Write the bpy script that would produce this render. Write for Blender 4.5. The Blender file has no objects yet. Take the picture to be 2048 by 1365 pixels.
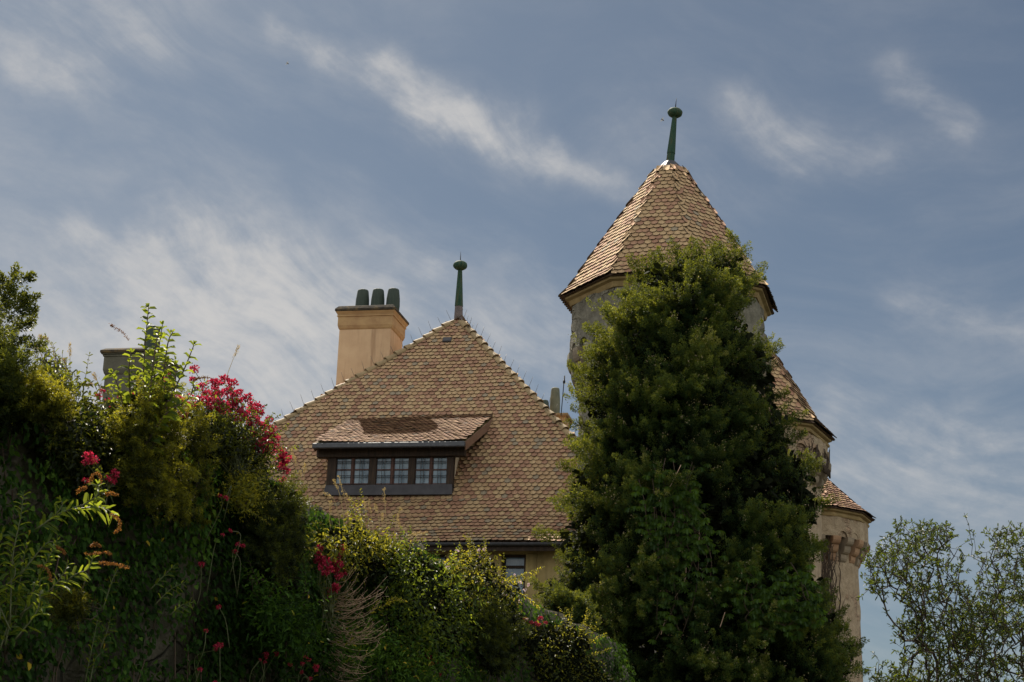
import bpy, math, random
import numpy as np
from mathutils import Matrix, Vector

rad = math.radians
rng = np.random.default_rng(7)
random.seed(7)
SC = bpy.context.scene
COL = SC.collection

# ------------------------------------------------------------------ camera
FPX = 3413.0
PITCH, ROLL = rad(16.5), rad(2.0)
CAM = np.array([0.0, 0.0, 1.7])
cam_data = bpy.data.cameras.new('camera')
cam_data.sensor_width = 36.0
cam_data.lens = 36.0 * FPX / 2048.0
cam_data.clip_start = 0.1
cam_data.clip_end = 6000.0
cam = bpy.data.objects.new('camera', cam_data)
COL.objects.link(cam)
cam.matrix_world = Matrix.Translation(Vector(CAM)) @ Matrix.Rotation(math.pi / 2 + PITCH, 4, 'X') @ Matrix.Rotation(ROLL, 4, 'Z')
SC.camera = cam
RM = np.array((Matrix.Rotation(math.pi / 2 + PITCH, 3, 'X') @ Matrix.Rotation(ROLL, 3, 'Z')))

# ------------------------------------------------------------------ sun, exposure
SUN_EL, SUN_AZ = rad(49.6), rad(-20.6)
sun_data = bpy.data.lights.new('sun', 'SUN')
sun_data.energy = 5.0
sun_data.angle = rad(0.5)
sun_data.color = (1.0, 0.90, 0.76)
sun = bpy.data.objects.new('sun', sun_data)
COL.objects.link(sun)
SUN_DIR = Vector((math.sin(SUN_AZ) * math.cos(SUN_EL), math.cos(SUN_AZ) * math.cos(SUN_EL), math.sin(SUN_EL)))
sun.rotation_euler = SUN_DIR.to_track_quat('Z', 'Y').to_euler()
SC.view_settings.view_transform = 'Standard'
SC.view_settings.look = 'None'
SC.view_settings.gamma = 1.0
SC.view_settings.exposure = 0.7
SC.view_settings.use_curve_mapping = False


def rays(px, py):
    px = np.asarray(px, float); py = np.asarray(py, float)
    d = np.stack([(px - 1024) / FPX, -(py - 682.5) / FPX, -np.ones_like(px)], -1)
    return d @ RM.T


def at(px, py, Y):
    """point seen at photo pixel (px, py) that lies Y metres ahead"""
    d = rays(px, py)
    Y = np.asarray(Y, float)
    return CAM + d * (Y / d[..., 1])[..., None]


def on_plane(px, py, o, n):
    d = rays(px, py)
    return CAM + d * (np.dot(np.asarray(o) - CAM, n) / (d @ n))[..., None]


def azel(px, py):
    d = rays(px, py)
    return math.degrees(math.atan2(d[0], d[1])), math.degrees(math.atan2(d[2], math.hypot(d[0], d[1])))


# ------------------------------------------------------------------ world: sky with cirrus
world = bpy.data.worlds.new('World')
SC.world = world
world.use_nodes = True
nt = world.node_tree
nt.nodes.clear()


class NG:
    """tiny helper to write node maths as python"""
    def __init__(self, tree): self.t = tree
    def node(self, typ, **kw):
        n = self.t.nodes.new(typ)
        for k, v in kw.items(): setattr(n, k, v)
        return n
    def link(self, a, b): self.t.links.new(a, b)
    def m(self, op, a, b=None, c=None, clamp=False):
        n = self.node('ShaderNodeMath', operation=op, use_clamp=clamp)
        for i, v in enumerate((a, b, c)):
            if v is None: continue
            if isinstance(v, (int, float)): n.inputs[i].default_value = v
            else: self.link(v, n.inputs[i])
        return n.outputs[0]
    def comb(self, x, y, z=0.0):
        n = self.node('ShaderNodeCombineXYZ')
        for i, v in enumerate((x, y, z)):
            if isinstance(v, (int, float)): n.inputs[i].default_value = v
            else: self.link(v, n.inputs[i])
        return n.outputs[0]
    def noise(self, vec, scale, detail=4.0, rough=0.55, dist=0.0, out=0):
        n = self.node('ShaderNodeTexNoise')
        n.inputs['Scale'].default_value = scale; n.inputs['Detail'].default_value = detail
        n.inputs['Roughness'].default_value = rough; n.inputs['Distortion'].default_value = dist
        if vec is not None: self.link(vec, n.inputs['Vector'])
        return n.outputs[out]
    def ramp(self, fac, stops, interp='LINEAR'):
        n = self.node('ShaderNodeValToRGB')
        cr = n.color_ramp; cr.interpolation = interp
        while len(cr.elements) < len(stops): cr.elements.new(0.5)
        for e, (p, c) in zip(cr.elements, stops):
            e.position = p
            e.color = (c, c, c, 1) if isinstance(c, (int, float)) else (*c, 1)
        if fac is not None: self.link(fac, n.inputs[0])
        return n.outputs[0]
    def smooth(self, v, a, b):
        n = self.node('ShaderNodeMapRange', interpolation_type='SMOOTHSTEP')
        n.inputs[1].default_value = a; n.inputs[2].default_value = b
        self.link(v, n.inputs[0])
        return n.outputs[0]
    def mix(self, fac, a, b, blend='MIX'):
        n = self.node('ShaderNodeMix', data_type='RGBA', blend_type=blend)
        for s, v in ((0, fac), (6, a), (7, b)):
            if isinstance(v, (int, float)): n.inputs[s].default_value = v
            elif isinstance(v, tuple): n.inputs[s].default_value = (*v, 1)
            else: self.link(v, n.inputs[s])
        return n.outputs[2]


g = NG(nt)
geo = g.node('ShaderNodeTexCoord')
sep = g.node('ShaderNodeSeparateXYZ'); g.link(geo.outputs['Generated'], sep.inputs[0])
dx, dy, dz = sep.outputs
AZ = g.m('MULTIPLY', g.m('ARCTAN2', dx, dy), 180 / math.pi)
EL = g.m('MULTIPLY', g.m('ARCSINE', dz), 180 / math.pi)
sky = g.node('ShaderNodeTexSky')
sky.sky_type = 'NISHITA'
sky.sun_disc = False
sky.sun_elevation = SUN_EL
sky.sun_rotation = SUN_AZ
sky.altitude = 400
sky.air_density = 1.0; sky.dust_density = 1.2; sky.ozone_density = 1.5
SKYLEVEL = 0.05
# wind-warped sky coordinates in degrees of azimuth / elevation
w1 = g.noise(g.comb(AZ, EL, 3.1), 0.07, 2.0, 0.5)
w2 = g.noise(g.comb(AZ, EL, 9.7), 0.07, 2.0, 0.5)
WX = g.m('ADD', AZ, g.m('MULTIPLY', g.m('SUBTRACT', w1, 0.5), 11.0))
WY = g.m('ADD', EL, g.m('MULTIPLY', g.m('SUBTRACT', w2, 0.5), 9.0))


def fibres(ang, along, across, detail, seed):
    c, s = math.cos(rad(ang)), math.sin(rad(ang))
    u = g.m('ADD', g.m('MULTIPLY', WX, c), g.m('MULTIPLY', WY, s))
    v = g.m('ADD', g.m('MULTIPLY', WX, -s), g.m('MULTIPLY', WY, c))
    return g.noise(g.comb(g.m('MULTIPLY', u, along), g.m('MULTIPLY', v, across), seed), 1.0, detail, 0.58, 0.0)


def streak(p0, p1, width, amp):
    (x0, y0), (x1, y1) = azel(*p0), azel(*p1)
    ax, ay = x1 - x0, y1 - y0
    L2 = ax * ax + ay * ay
    rx = g.m('SUBTRACT', WXs, x0); ry = g.m('SUBTRACT', WYs, y0)
    t = g.m('DIVIDE', g.m('ADD', g.m('MULTIPLY', rx, ax), g.m('MULTIPLY', ry, ay)), L2, clamp=True)
    ex = g.m('SUBTRACT', rx, g.m('MULTIPLY', t, ax)); ey = g.m('SUBTRACT', ry, g.m('MULTIPLY', t, ay))
    d2 = g.m('ADD', g.m('MULTIPLY', ex, ex), g.m('MULTIPLY', ey, ey))
    return g.m('MULTIPLY', g.m('EXPONENT', g.m('MULTIPLY', d2, -1.0 / (width * width))), amp)


WXs = g.m('ADD', AZ, g.m('MULTIPLY', g.m('SUBTRACT', g.noise(g.comb(AZ, EL, 1.3), 0.35, 5.0, 0.6), 0.5), 1.5))
WYs = g.m('ADD', EL, g.m('MULTIPLY', g.m('SUBTRACT', g.noise(g.comb(AZ, EL, 5.3), 0.35, 5.0, 0.6), 0.5), 1.5))
STREAKS = [
    ((535, 50), (640, 105), 0.40, 0.6), ((640, 105), (760, 145), 0.45, 0.7), ((760, 145), (900, 220), 0.65, 0.85), ((860, 225), (1010, 270), 0.95, 0.6),
    ((980, 270), (1100, 330), 0.55, 0.7), ((1100, 330), (1290, 385), 0.42, 0.6), ((820, 200), (960, 260), 0.45, 0.6),
    ((20, 90), (300, 60), 1.6, 0.5), ((60, 130), (180, 140), 0.8, 0.35),
    ((150, 470), (330, 490), 0.55, 0.6), ((330, 450), (560, 530), 0.8, 0.5), ((120, 610), (520, 600), 1.6, 0.45), ((600, 620), (860, 560), 1.2, 0.35),
    ((1470, 210), (1600, 310), 0.7, 0.42), ((1600, 300), (1760, 300), 0.9, 0.28), ((1780, 150), (1920, 250), 0.6, 0.45),
    ((1820, 590), (2048, 650), 0.9, 0.4), ((1690, 900), (2048, 960), 1.9, 0.65), ((1000, 640), (1130, 720), 1.6, 0.5),
    ((300, 760), (640, 720), 2.4, 0.7), ((380, 640), (640, 690), 2.8, 1.05), ((100, 690), (480, 640), 2.2, 0.5), ((1300, 300), (1420, 420), 2.2, 0.12),
]
acc = None
for st in STREAKS:
    v = streak(*st)
    acc = v if acc is None else g.m('ADD', acc, v)
f1 = fibres(-28, 0.16, 0.52, 7.0, 0.0)
f2 = fibres(-10, 0.10, 0.34, 7.0, 4.0)
fib = g.smooth(f1, 0.32, 0.72)
fib2 = g.smooth(f2, 0.38, 0.75)
f3 = fibres(-30, 0.9, 3.2, 7.0, 7.0)
f4 = g.noise(g.comb(g.m('MULTIPLY', WXs, 0.8), g.m('MULTIPLY', WYs, 1.3), 2.2), 1.0, 7.0, 0.62)
fine = g.m('MULTIPLY', g.m('ADD', 0.76, g.m('MULTIPLY', g.smooth(f3, 0.25, 0.8), 0.36)), g.m('ADD', 0.62, g.m('MULTIPLY', g.smooth(f4, 0.3, 0.72), 0.65)))
wisps = g.m('MULTIPLY', g.m('MULTIPLY', acc, fine), g.m('ADD', g.m('MULTIPLY', fib, 1.15), 0.18))
low = g.smooth(EL, 25.0, 5.0)
lft = g.smooth(AZ, 4.0, -16.0)
veil = g.m('MULTIPLY', fib2, g.m('ADD', 0.16, g.m('MULTIPLY', low, 0.42)))
veil = g.m('ADD', veil, g.m('MULTIPLY', g.m('MULTIPLY', low, lft), 0.62))
dens = g.m('ADD', g.m('MULTIPLY', wisps, 1.0), g.m('MULTIPLY', g.m('MULTIPLY', veil, g.m('ADD', 0.75, g.m('MULTIPLY', lft, 0.85))), g.m('ADD', 0.45, g.m('MULTIPLY', fine, 0.55))))
mask = g.m('SUBTRACT', 1.0, g.m('EXPONENT', g.m('MULTIPLY', dens, -0.98)))
# unseen bright cloud added behind the viewer and overhead to light the fronts
back = g.m('MAXIMUM', g.smooth(g.m('ABSOLUTE', AZ), 45.0, 100.0), g.smooth(EL, 38.0, 62.0))
puffs = g.smooth(g.noise(g.comb(dx, dy, g.m('MULTIPLY', dz, 1.5)), 2.2, 5.0, 0.55), 0.36, 0.58)
tone = g.mix(1.0, sky.outputs[0], (0.46, 0.55, 0.585), 'MULTIPLY')
hsv = g.node('ShaderNodeHueSaturation'); hsv.inputs['Saturation'].default_value = 0.80
g.link(tone, hsv.inputs['Color'])
blue = hsv.outputs[0]
c1 = g.mix(mask, blue, (7.4, 7.25, 7.1))
c2 = g.mix(g.m('MULTIPLY', back, g.m('ADD', 0.35, g.m('MULTIPLY', puffs, 0.6))), c1, (17.4, 17.2, 16.8))
bg = g.node('ShaderNodeBackground'); bg.inputs[1].default_value = SKYLEVEL
g.link(c2, bg.inputs[0])
wo = g.node('ShaderNodeOutputWorld'); g.link(bg.outputs[0], wo.inputs[0])

# ------------------------------------------------------------------ object helpers
ORIG = {}


def tag(o, label=None, cat=None, group=None, kind=None):
    if label: o['label'] = label
    if cat: o['category'] = cat
    if group: o['group'] = group
    if kind: o['kind'] = kind
    return o


def thing(name, loc, label, cat, group=None):
    o = bpy.data.objects.new(name, None)
    o.empty_display_size = 0.3
    COL.objects.link(o)
    o.location = [float(v) for v in loc]
    ORIG[o.name] = np.array(loc, float)
    return tag(o, label, cat, group)


def link_mesh(name, me, mat, parent=None, origin=None):
    o = bpy.data.objects.new(name, me)
    COL.objects.link(o)
    for mm in (mat if isinstance(mat, (list, tuple)) else [mat]):
        me.materials.append(mm)
    if parent is not None:
        o.parent = parent
    ORIG[o.name] = ORIG[parent.name] if parent is not None else np.zeros(3)
    return o


class MB:
    """collects shapes, builds ONE mesh object"""
    def __init__(s): s.v = []; s.f = []; s.mi = []; s.sm = []
    def add(s, verts, faces, mi=0, smooth=False):
        b = len(s.v)
        s.v.extend([tuple(float(c) for c in p) for p in verts])
        for f in faces:
            s.f.append([b + i for i in f]); s.mi.append(mi); s.sm.append(smooth)
        return s
    def box(s, c, ax, h, mi=0, bev=0.0):
        """box: centre, three unit axes, three half sizes; bev > 0 chamfers every edge"""
        c = np.array(c, float); A = [np.array(a, float) for a in ax]
        if bev <= 0:
            vs = [c + A[0] * h[0] * i + A[1] * h[1] * j + A[2] * h[2] * k for k in (-1, 1) for j in (-1, 1) for i in (-1, 1)]
            return s.add(vs, [(0, 2, 3, 1), (4, 5, 7, 6), (0, 1, 5, 4), (2, 6, 7, 3), (0, 4, 6, 2), (1, 3, 7, 5)], mi)
        bev = min(bev, min(h) * 0.45)
        vs = []; idx = {}
        for i in (-1, 1):
            for j in (-1, 1):
                for k in (-1, 1):
                    for q in range(3):
                        hh = [h[a] - (0 if a == q else bev) for a in range(3)]
                        idx[(i, j, k, q)] = len(vs)
                        vs.append(c + A[0] * hh[0] * i + A[1] * hh[1] * j + A[2] * hh[2] * k)
        fs = []
        for q in range(3):
            a, b = (q + 1) % 3, (q + 2) % 3
            for sg in (-1, 1):
                ring = []
                for (u, w) in ((-1, -1), (1, -1), (1, 1), (-1, 1)):
                    key = [0, 0, 0]; key[q] = sg; key[a] = u; key[b] = w
                    ring.append(idx[(*key, q)])
                fs.append(ring if sg > 0 else ring[::-1])
        for q in range(3):
            a, b = (q + 1) % 3, (q + 2) % 3
            for u in (-1, 1):
                for w in (-1, 1):
                    r = []
                    for (sg, ff) in ((-1, a), (1, a), (1, b), (-1, b)):
                        key = [0, 0, 0]; key[q] = sg; key[a] = u; key[b] = w
                        r.append(idx[(*key, ff)])
                    fs.append(r)
        for i in (-1, 1):
            for j in (-1, 1):
                for k in (-1, 1):
                    fs.append([idx[(i, j, k, 0)], idx[(i, j, k, 1)], idx[(i, j, k, 2)]])
        return s.add(vs, fs, mi)
    def tube(s, pts, r, n=6, mi=0, smooth=True, cap=True):
        pts = [np.array(p, float) for p in pts]
        rr = r if hasattr(r, '__len__') else [r] * len(pts)
        vs = []; fs = []
        ref = None
        for i, p in enumerate(pts):
            d = pts[min(i + 1, len(pts) - 1)] - pts[max(i - 1, 0)]
            d = d / (np.linalg.norm(d) + 1e-9)
            if ref is None: ref = np.array([1.0, 0, 0]) if abs(d[0]) < 0.8 else np.array([0, 1.0, 0])
            a = np.cross(d, ref); a /= np.linalg.norm(a) + 1e-9
            b = np.cross(d, a); ref = np.cross(a, d)
            for k in range(n):
                t = 2 * math.pi * k / n
                vs.append(p + (a * math.cos(t) + b * math.sin(t)) * rr[i])
        for i in range(len(pts) - 1):
            for k in range(n):
                fs.append((i * n + k, i * n + (k + 1) % n, (i + 1) * n + (k + 1) % n, (i + 1) * n + k))
        if cap:
            fs.append(tuple(range(n))[::-1]); fs.append(tuple((len(pts) - 1) * n + k for k in range(n)))
        return s.add(vs, fs, mi, smooth)
    def lathe(s, base, prof, n=16, axis=(0, 0, 1), phase=0.0, mi=0, smooth=True, flute=0.0, nfl=0):
        ax = np.array(axis, float); ax /= np.linalg.norm(ax)
        a = np.cross(ax, [0, 1.0, 0.01]); a /= np.linalg.norm(a); b = np.cross(ax, a)
        base = np.array(base, float)
        vs = []; fs = []
        for (r, z) in prof:
            for k in range(n):
                t = phase + 2 * math.pi * k / n
                q = r * (1 + flute * math.cos(nfl * t)) if nfl else r
                vs.append(base + ax * z + (a * math.cos(t) + b * math.sin(t)) * q)
        for i in range(len(prof) - 1):
            for k in range(n):
                fs.append((i * n + k, i * n + (k + 1) % n, (i + 1) * n + (k + 1) % n, (i + 1) * n + k))
        fs.append(tuple(range(n))[::-1]); fs.append(tuple((len(prof) - 1) * n + k for k in range(n)))
        return s.add(vs, fs, mi, smooth)
    def loft(s, c, e, b, hs, hd, prof, mi=0):
        """stack of rectangles: prof = [(offset, z)] around centre c with half sizes hs, hd"""
        c = np.array(c, float); vs = []; fs = []
        for off, z in prof:
            for (i, j) in ((-1, -1), (1, -1), (1, 1), (-1, 1)):
                p = c + e * (hs + off) * i + b * (hd + off) * j
                vs.append((p[0], p[1], z))
        for k in range(len(prof) - 1):
            for q in range(4):
                fs.append((k * 4 + q, k * 4 + (q + 1) % 4, (k + 1) * 4 + (q + 1) % 4, (k + 1) * 4 + q))
        fs.append((3, 2, 1, 0)); k = len(prof) - 1
        fs.append((k * 4, k * 4 + 1, k * 4 + 2, k * 4 + 3))
        return s.add(vs, fs, mi)
    def prism(s, poly, vec, mi=0):
        n = len(poly); vec = np.array(vec, float)
        vs = [np.array(p, float) for p in poly] + [np.array(p, float) + vec for p in poly]
        fs = [tuple(range(n))[::-1], tuple(range(n, 2 * n))] + [(i, (i + 1) % n, n + (i + 1) % n, n + i) for i in range(n)]
        return s.add(vs, fs, mi)
    def build(s, name, mat, parent=None):
        me = bpy.data.meshes.new(name)
        o0 = ORIG[parent.name] if parent is not None else np.zeros(3)
        me.from_pydata([(p[0] - o0[0], p[1] - o0[1], p[2] - o0[2]) for p in s.v], [], s.f)
        me.polygons.foreach_set('material_index', s.mi)
        me.polygons.foreach_set('use_smooth', s.sm)
        me.update()
        return link_mesh(name, me, mat, parent)


def np_mesh(name, V, F, mat, parent=None, tint=None, smooth=False):
    """V (n,3); F list of (m,k) index arrays; tint list of (m,) arrays"""
    me = bpy.data.meshes.new(name)
    o0 = ORIG[parent.name] if parent is not None else np.zeros(3)
    V = (V - o0).astype(np.float32)
    me.vertices.add(len(V)); me.vertices.foreach_set('co', V.ravel())
    loops = np.concatenate([f.ravel() for f in F]).astype(np.int32)
    sizes = np.concatenate([np.full(len(f), f.shape[1]) for f in F]).astype(np.int32)
    starts = np.concatenate([[0], np.cumsum(sizes)[:-1]]).astype(np.int32)
    me.loops.add(len(loops)); me.loops.foreach_set('vertex_index', loops)
    me.polygons.add(len(sizes)); me.polygons.foreach_set('loop_start', starts)
    me.polygons.foreach_set('loop_total', sizes)
    if smooth: me.polygons.foreach_set('use_smooth', np.ones(len(sizes), bool))
    me.update(calc_edges=True)
    if tint is not None:
        a = me.attributes.new('tint', 'FLOAT', 'FACE')
        a.data.foreach_set('value', np.concatenate(tint).astype(np.float32))
    return link_mesh(name, me, mat, parent)


def unit(v): return v / (np.linalg.norm(v, axis=-1, keepdims=True) + 1e-9)


class Leaves:
    """many leaf faces gathered into one mesh"""
    def __init__(s): s.V = []; s.Q = []; s.P = []; s.tq = []; s.tp = []; s.n = 0
    def needles(s, P, D, L, W, tint):
        """one narrow four-cornered blade per point"""
        n = len(P)
        if n == 0: return
        N = unit(rng.normal(size=(n, 3))); S = unit(np.cross(D, N)); N = np.cross(S, D)
        L = np.broadcast_to(L, (n,))[:, None]; W = np.broadcast_to(W, (n,))[:, None]
        v = np.stack([P, P + D * L * .45 + S * W * .5, P + D * L + N * L * .12, P + D * L * .45 - S * W * .5], 1)
        s.Q.append(np.arange(n * 4).reshape(n, 4) + s.n); s.V.append(v.reshape(-1, 3)); s.n += n * 4
        s.tq.append(np.broadcast_to(tint, (n,)))
    def blades(s, P, D, N, L, W, tint, droop=0.25, fold=0.25, wide=0.4):
        """broad leaf: two folded halves with a bent midrib"""
        n = len(P)
        if n == 0: return
        S = unit(np.cross(D, N)); N = np.cross(S, D)
        L = np.broadcast_to(L, (n,))[:, None]; W = np.broadcast_to(W, (n,))[:, None]
        up = N * W * fold
        z = np.array([0, 0, -1.0])
        m = P + D * L * .5 + z * L * droop * .2
        tip = P + D * L * .95 + z * L * droop
        a = P + D * L * (wide * .55) + z * L * droop * .04
        b = P + D * L * (wide + .32) + z * L * droop * .45
        v = np.stack([P, m, tip, a + S * W * .42 + up, b + S * W * .36 + up, a - S * W * .42 + up, b - S * W * .36 + up], 1)
        base = (np.arange(n) * 7 + s.n)[:, None]
        s.P.append(np.concatenate([base + np.array([0, 3, 4, 2, 1]), base + np.array([0, 1, 2, 6, 5])]))
        s.V.append(v.reshape(-1, 3)); s.n += n * 7
        t = np.broadcast_to(tint, (n,)); s.tp.append(np.concatenate([t, t]))
    def build(s, name, mat, parent=None):
        F = []; T = []
        if s.Q: F.append(np.concatenate(s.Q)); T.append(np.concatenate(s.tq))
        if s.P: F.append(np.concatenate(s.P)); T.append(np.concatenate(s.tp))
        return np_mesh(name, np.concatenate(s.V), F, mat, parent, T)


# ------------------------------------------------------------------ materials
def new_mat(name):
    m = bpy.data.materials.new(name); m.use_nodes = True
    m.node_tree.nodes.clear()
    q = NG(m.node_tree)
    out = q.node('ShaderNodeOutputMaterial')
    bs = q.node('ShaderNodeBsdfPrincipled'); q.link(bs.outputs[0], out.inputs[0])
    return m, q, bs, out


def setc(q, sock, v):
    if isinstance(v, tuple): sock.default_value = (*v, 1)
    elif isinstance(v, (int, float)): sock.default_value = v
    else: q.link(v, sock)


def bump(q, bs, h, strength=0.4, dist=0.02):
    b = q.node('ShaderNodeBump'); b.inputs['Strength'].default_value = strength; b.inputs['Distance'].default_value = dist
    q.link(h, b.inputs['Height']); q.link(b.outputs[0], bs.inputs['Normal'])


def pos(q): return q.node('ShaderNodeNewGeometry').outputs['Position']


def scaled(q, v, sx, sy, sz):
    n = q.node('ShaderNodeMapping'); n.inputs['Scale'].default_value = (sx, sy, sz); q.link(v, n.inputs[0]); return n.outputs[0]


def mottled(name, cols, scale=3.0, rough=0.85, bstr=0.4, bdist=0.02, bscale=25.0, stretch=(1, 1, 1), spec=0.3, metal=0.0, streaks=None):
    m, q, bs, out = new_mat(name)
    p = scaled(q, pos(q), *stretch)
    n1 = q.noise(p, scale, 6.0, 0.6)
    k = len(cols)
    c = q.ramp(n1, [(0.3 + 0.4 * i / max(1, k - 1), cc) for i, cc in enumerate(cols)])
    if streaks:
        st = q.smooth(q.noise(scaled(q, pos(q), 6, 6, 0.35), 1.0, 4.0, 0.6), 0.5, 0.72)
        c = q.mix(q.m('MULTIPLY', st, streaks[1]), c, streaks[0])
    q.link(c, bs.inputs['Base Color'])
    bs.inputs['Roughness'].default_value = rough
    bs.inputs['Specular IOR Level'].default_value = spec
    bs.inputs['Metallic'].default_value = metal
    if bstr: bump(q, bs, q.noise(p, bscale, 5.0, 0.65), bstr, bdist)
    return m


def tile_mat(name, pal, dirt=0.35, rough=0.75, moss=None):
    m, q, bs, out = new_mat(name)
    a = q.node('ShaderNodeAttribute', attribute_name='tint')
    c = q.ramp(a.outputs['Fac'], pal, 'CONSTANT')
    p = pos(q)
    big = q.noise(p, 0.45, 4.0, 0.6)
    fine = q.noise(p, 18.0, 5.0, 0.7)
    c = q.mix(q.m('MULTIPLY', q.smooth(fine, 0.42, 0.7), dirt), c, (0.055, 0.042, 0.03))
    c = q.mix(q.m('MULTIPLY', q.smooth(big, 0.45, 0.75), 0.12), c, (0.16, 0.085, 0.05))
    if moss:
        mo = q.smooth(q.noise(p, 5.0, 5.0, 0.7), 0.52, 0.68)
        c = q.mix(q.m('MULTIPLY', mo, moss), c, (0.14, 0.085, 0.035))
    q.link(c, bs.inputs['Base Color'])
    bs.inputs['Roughness'].default_value = rough
    bs.inputs['Specular IOR Level'].default_value = 0.18
    bump(q, bs, fine, 0.25, 0.006)
    return m


def leaf_mat(name, stops, trans=0.4, tcol=(0.35, 0.42, 0.03), rough=0.5, spec=0.2):
    m, q, bs, out = new_mat(name)
    a = q.node('ShaderNodeAttribute', attribute_name='tint')
    c = q.ramp(a.outputs['Fac'], stops)
    q.link(c, bs.inputs['Base Color'])
    bs.inputs['Roughness'].default_value = rough
    bs.inputs['Specular IOR Level'].default_value = spec
    tr = q.node('ShaderNodeBsdfTranslucent')
    t = q.mix(q.m('ADD', 0.10, q.m('MULTIPLY', a.outputs['Fac'], 0.7)), c, tcol)
    q.link(t, tr.inputs[0])
    mx = q.node('ShaderNodeMixShader'); mx.inputs[0].default_value = trans
    q.link(bs.outputs[0], mx.inputs[1]); q.link(tr.outputs[0], mx.inputs[2]); q.link(mx.outputs[0], out.inputs[0])
    return m


def flat(name, col, rough=0.6, spec=0.4, metal=0.0):
    return mottled(name, [tuple(c * .8 for c in col), tuple(min(1, c * 1.2) for c in col)], 6.0, rough, 0.15, 0.004, 60.0, spec=spec, metal=metal)


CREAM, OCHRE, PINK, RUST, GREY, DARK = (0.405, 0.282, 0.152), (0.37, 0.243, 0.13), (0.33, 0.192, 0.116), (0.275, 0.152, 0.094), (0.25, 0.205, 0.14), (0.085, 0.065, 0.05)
M = {}
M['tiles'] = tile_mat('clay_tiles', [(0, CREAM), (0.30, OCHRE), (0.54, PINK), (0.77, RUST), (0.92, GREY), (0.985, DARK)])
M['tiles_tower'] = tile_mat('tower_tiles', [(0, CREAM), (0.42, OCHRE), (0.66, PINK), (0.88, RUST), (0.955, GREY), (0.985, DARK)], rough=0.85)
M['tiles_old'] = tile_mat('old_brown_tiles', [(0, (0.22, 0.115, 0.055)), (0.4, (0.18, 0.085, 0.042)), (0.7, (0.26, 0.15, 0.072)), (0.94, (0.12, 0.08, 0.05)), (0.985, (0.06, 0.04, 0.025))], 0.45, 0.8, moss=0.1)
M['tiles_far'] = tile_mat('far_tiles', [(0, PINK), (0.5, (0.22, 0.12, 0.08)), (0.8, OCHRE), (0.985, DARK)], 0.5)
M['tile_bed'] = flat('tile_bed', (0.10, 0.065, 0.045), 0.9)
M['hip'] = mottled('hip_tile_clay', [(0.17, 0.125, 0.065), (0.30, 0.22, 0.115)], 1.4, 0.7, 0.3, 0.006, 30)
M['tower_wall'] = None
M['chimney'] = mottled('orange_render', [(0.42, 0.28, 0.165), (0.53, 0.375, 0.23)], 1.2, 0.9, 0.3, 0.01, 20, streaks=((0.22, 0.13, 0.07), 0.55))
M['chimney_stone'] = mottled('chimney_stone', [(0.28, 0.17, 0.085), (0.40, 0.27, 0.13)], 2.5, 0.9, 0.5, 0.015, 18)
M['cap_dark'] = mottled('weathered_cap', [(0.015, 0.013, 0.011), (0.045, 0.036, 0.024), (0.13, 0.085, 0.03)], 4.0, 0.95, 0.7, 0.02, 22)
M['grey_stone'] = mottled('grey_stone', [(0.16, 0.15, 0.11), (0.24, 0.225, 0.17)], 2.0, 0.9, 0.5, 0.02, 14)
M['dark_stone'] = mottled('dark_grey_stone', [(0.07, 0.068, 0.05), (0.12, 0.115, 0.085)], 2.0, 0.9, 0.5, 0.02, 14)
M['copper'] = mottled('green_copper', [(0.010, 0.030, 0.020), (0.022, 0.055, 0.034), (0.055, 0.052, 0.024)], 5.0, 0.75, 0.2, 0.004, 40, stretch=(3, 3, 0.5), spec=0.2)
M['copper_brown'] = mottled('brown_copper', [(0.06, 0.045, 0.045), (0.10, 0.075, 0.065)], 5.0, 0.5, 0.2, 0.004, 40, spec=0.5)
M['pot'] = mottled('pot_green', [(0.014, 0.026, 0.020), (0.032, 0.048, 0.034)], 6.0, 0.6, 0.2, 0.004, 40, stretch=(6, 6, 0.6))
M['pot_grey'] = mottled('pot_grey_green', [(0.075, 0.085, 0.06), (0.13, 0.135, 0.09)], 4.0, 0.7, 0.2, 0.004, 40)
M['lead'] = mottled('lead_sheet', [(0.022, 0.022, 0.027), (0.045, 0.045, 0.052)], 4.0, 0.6, 0.2, 0.004, 30, spec=0.35)
M['zinc'] = mottled('zinc_gutter', [(0.03, 0.034, 0.042), (0.06, 0.065, 0.075)], 8.0, 0.55, 0.1, 0.003, 40, spec=0.5)
M['oak'] = mottled('dark_oak', [(0.012, 0.009, 0.007), (0.03, 0.019, 0.012), (0.05, 0.03, 0.017)], 4.0, 0.75, 0.4, 0.006, 30, stretch=(5, 5, 0.6))
M['redwood'] = mottled('red_brown_frame', [(0.05, 0.022, 0.016), (0.085, 0.038, 0.026)], 6.0, 0.6, 0.1, 0.003, 40)
M['iron'] = flat('black_iron', (0.012, 0.012, 0.013), 0.6)
M['rod'] = flat('rod_steel', (0.05, 0.045, 0.04), 0.5)
M['verge'] = mottled('verge_board', [(0.16, 0.09, 0.06), (0.24, 0.15, 0.10)], 5.0, 0.8, 0.3, 0.005, 40)
M['soffit'] = flat('yellow_soffit', (0.20, 0.17, 0.06), 0.8)
M['cheek'] = mottled('cream_plaster', [(0.60, 0.52, 0.38), (0.68, 0.60, 0.46)], 3.0, 0.9, 0.2, 0.006, 30)
M['ashlar'] = mottled('yellow_sandstone', [(0.20, 0.155, 0.065), (0.31, 0.24, 0.10), (0.37, 0.295, 0.14)], 1.6, 0.9, 0.4, 0.012, 16, streaks=((0.10, 0.08, 0.035), 0.5))
M['cornice'] = mottled('ochre_cornice', [(0.17, 0.12, 0.05), (0.30, 0.22, 0.10)], 3.0, 0.9, 0.4, 0.012, 16)
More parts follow.
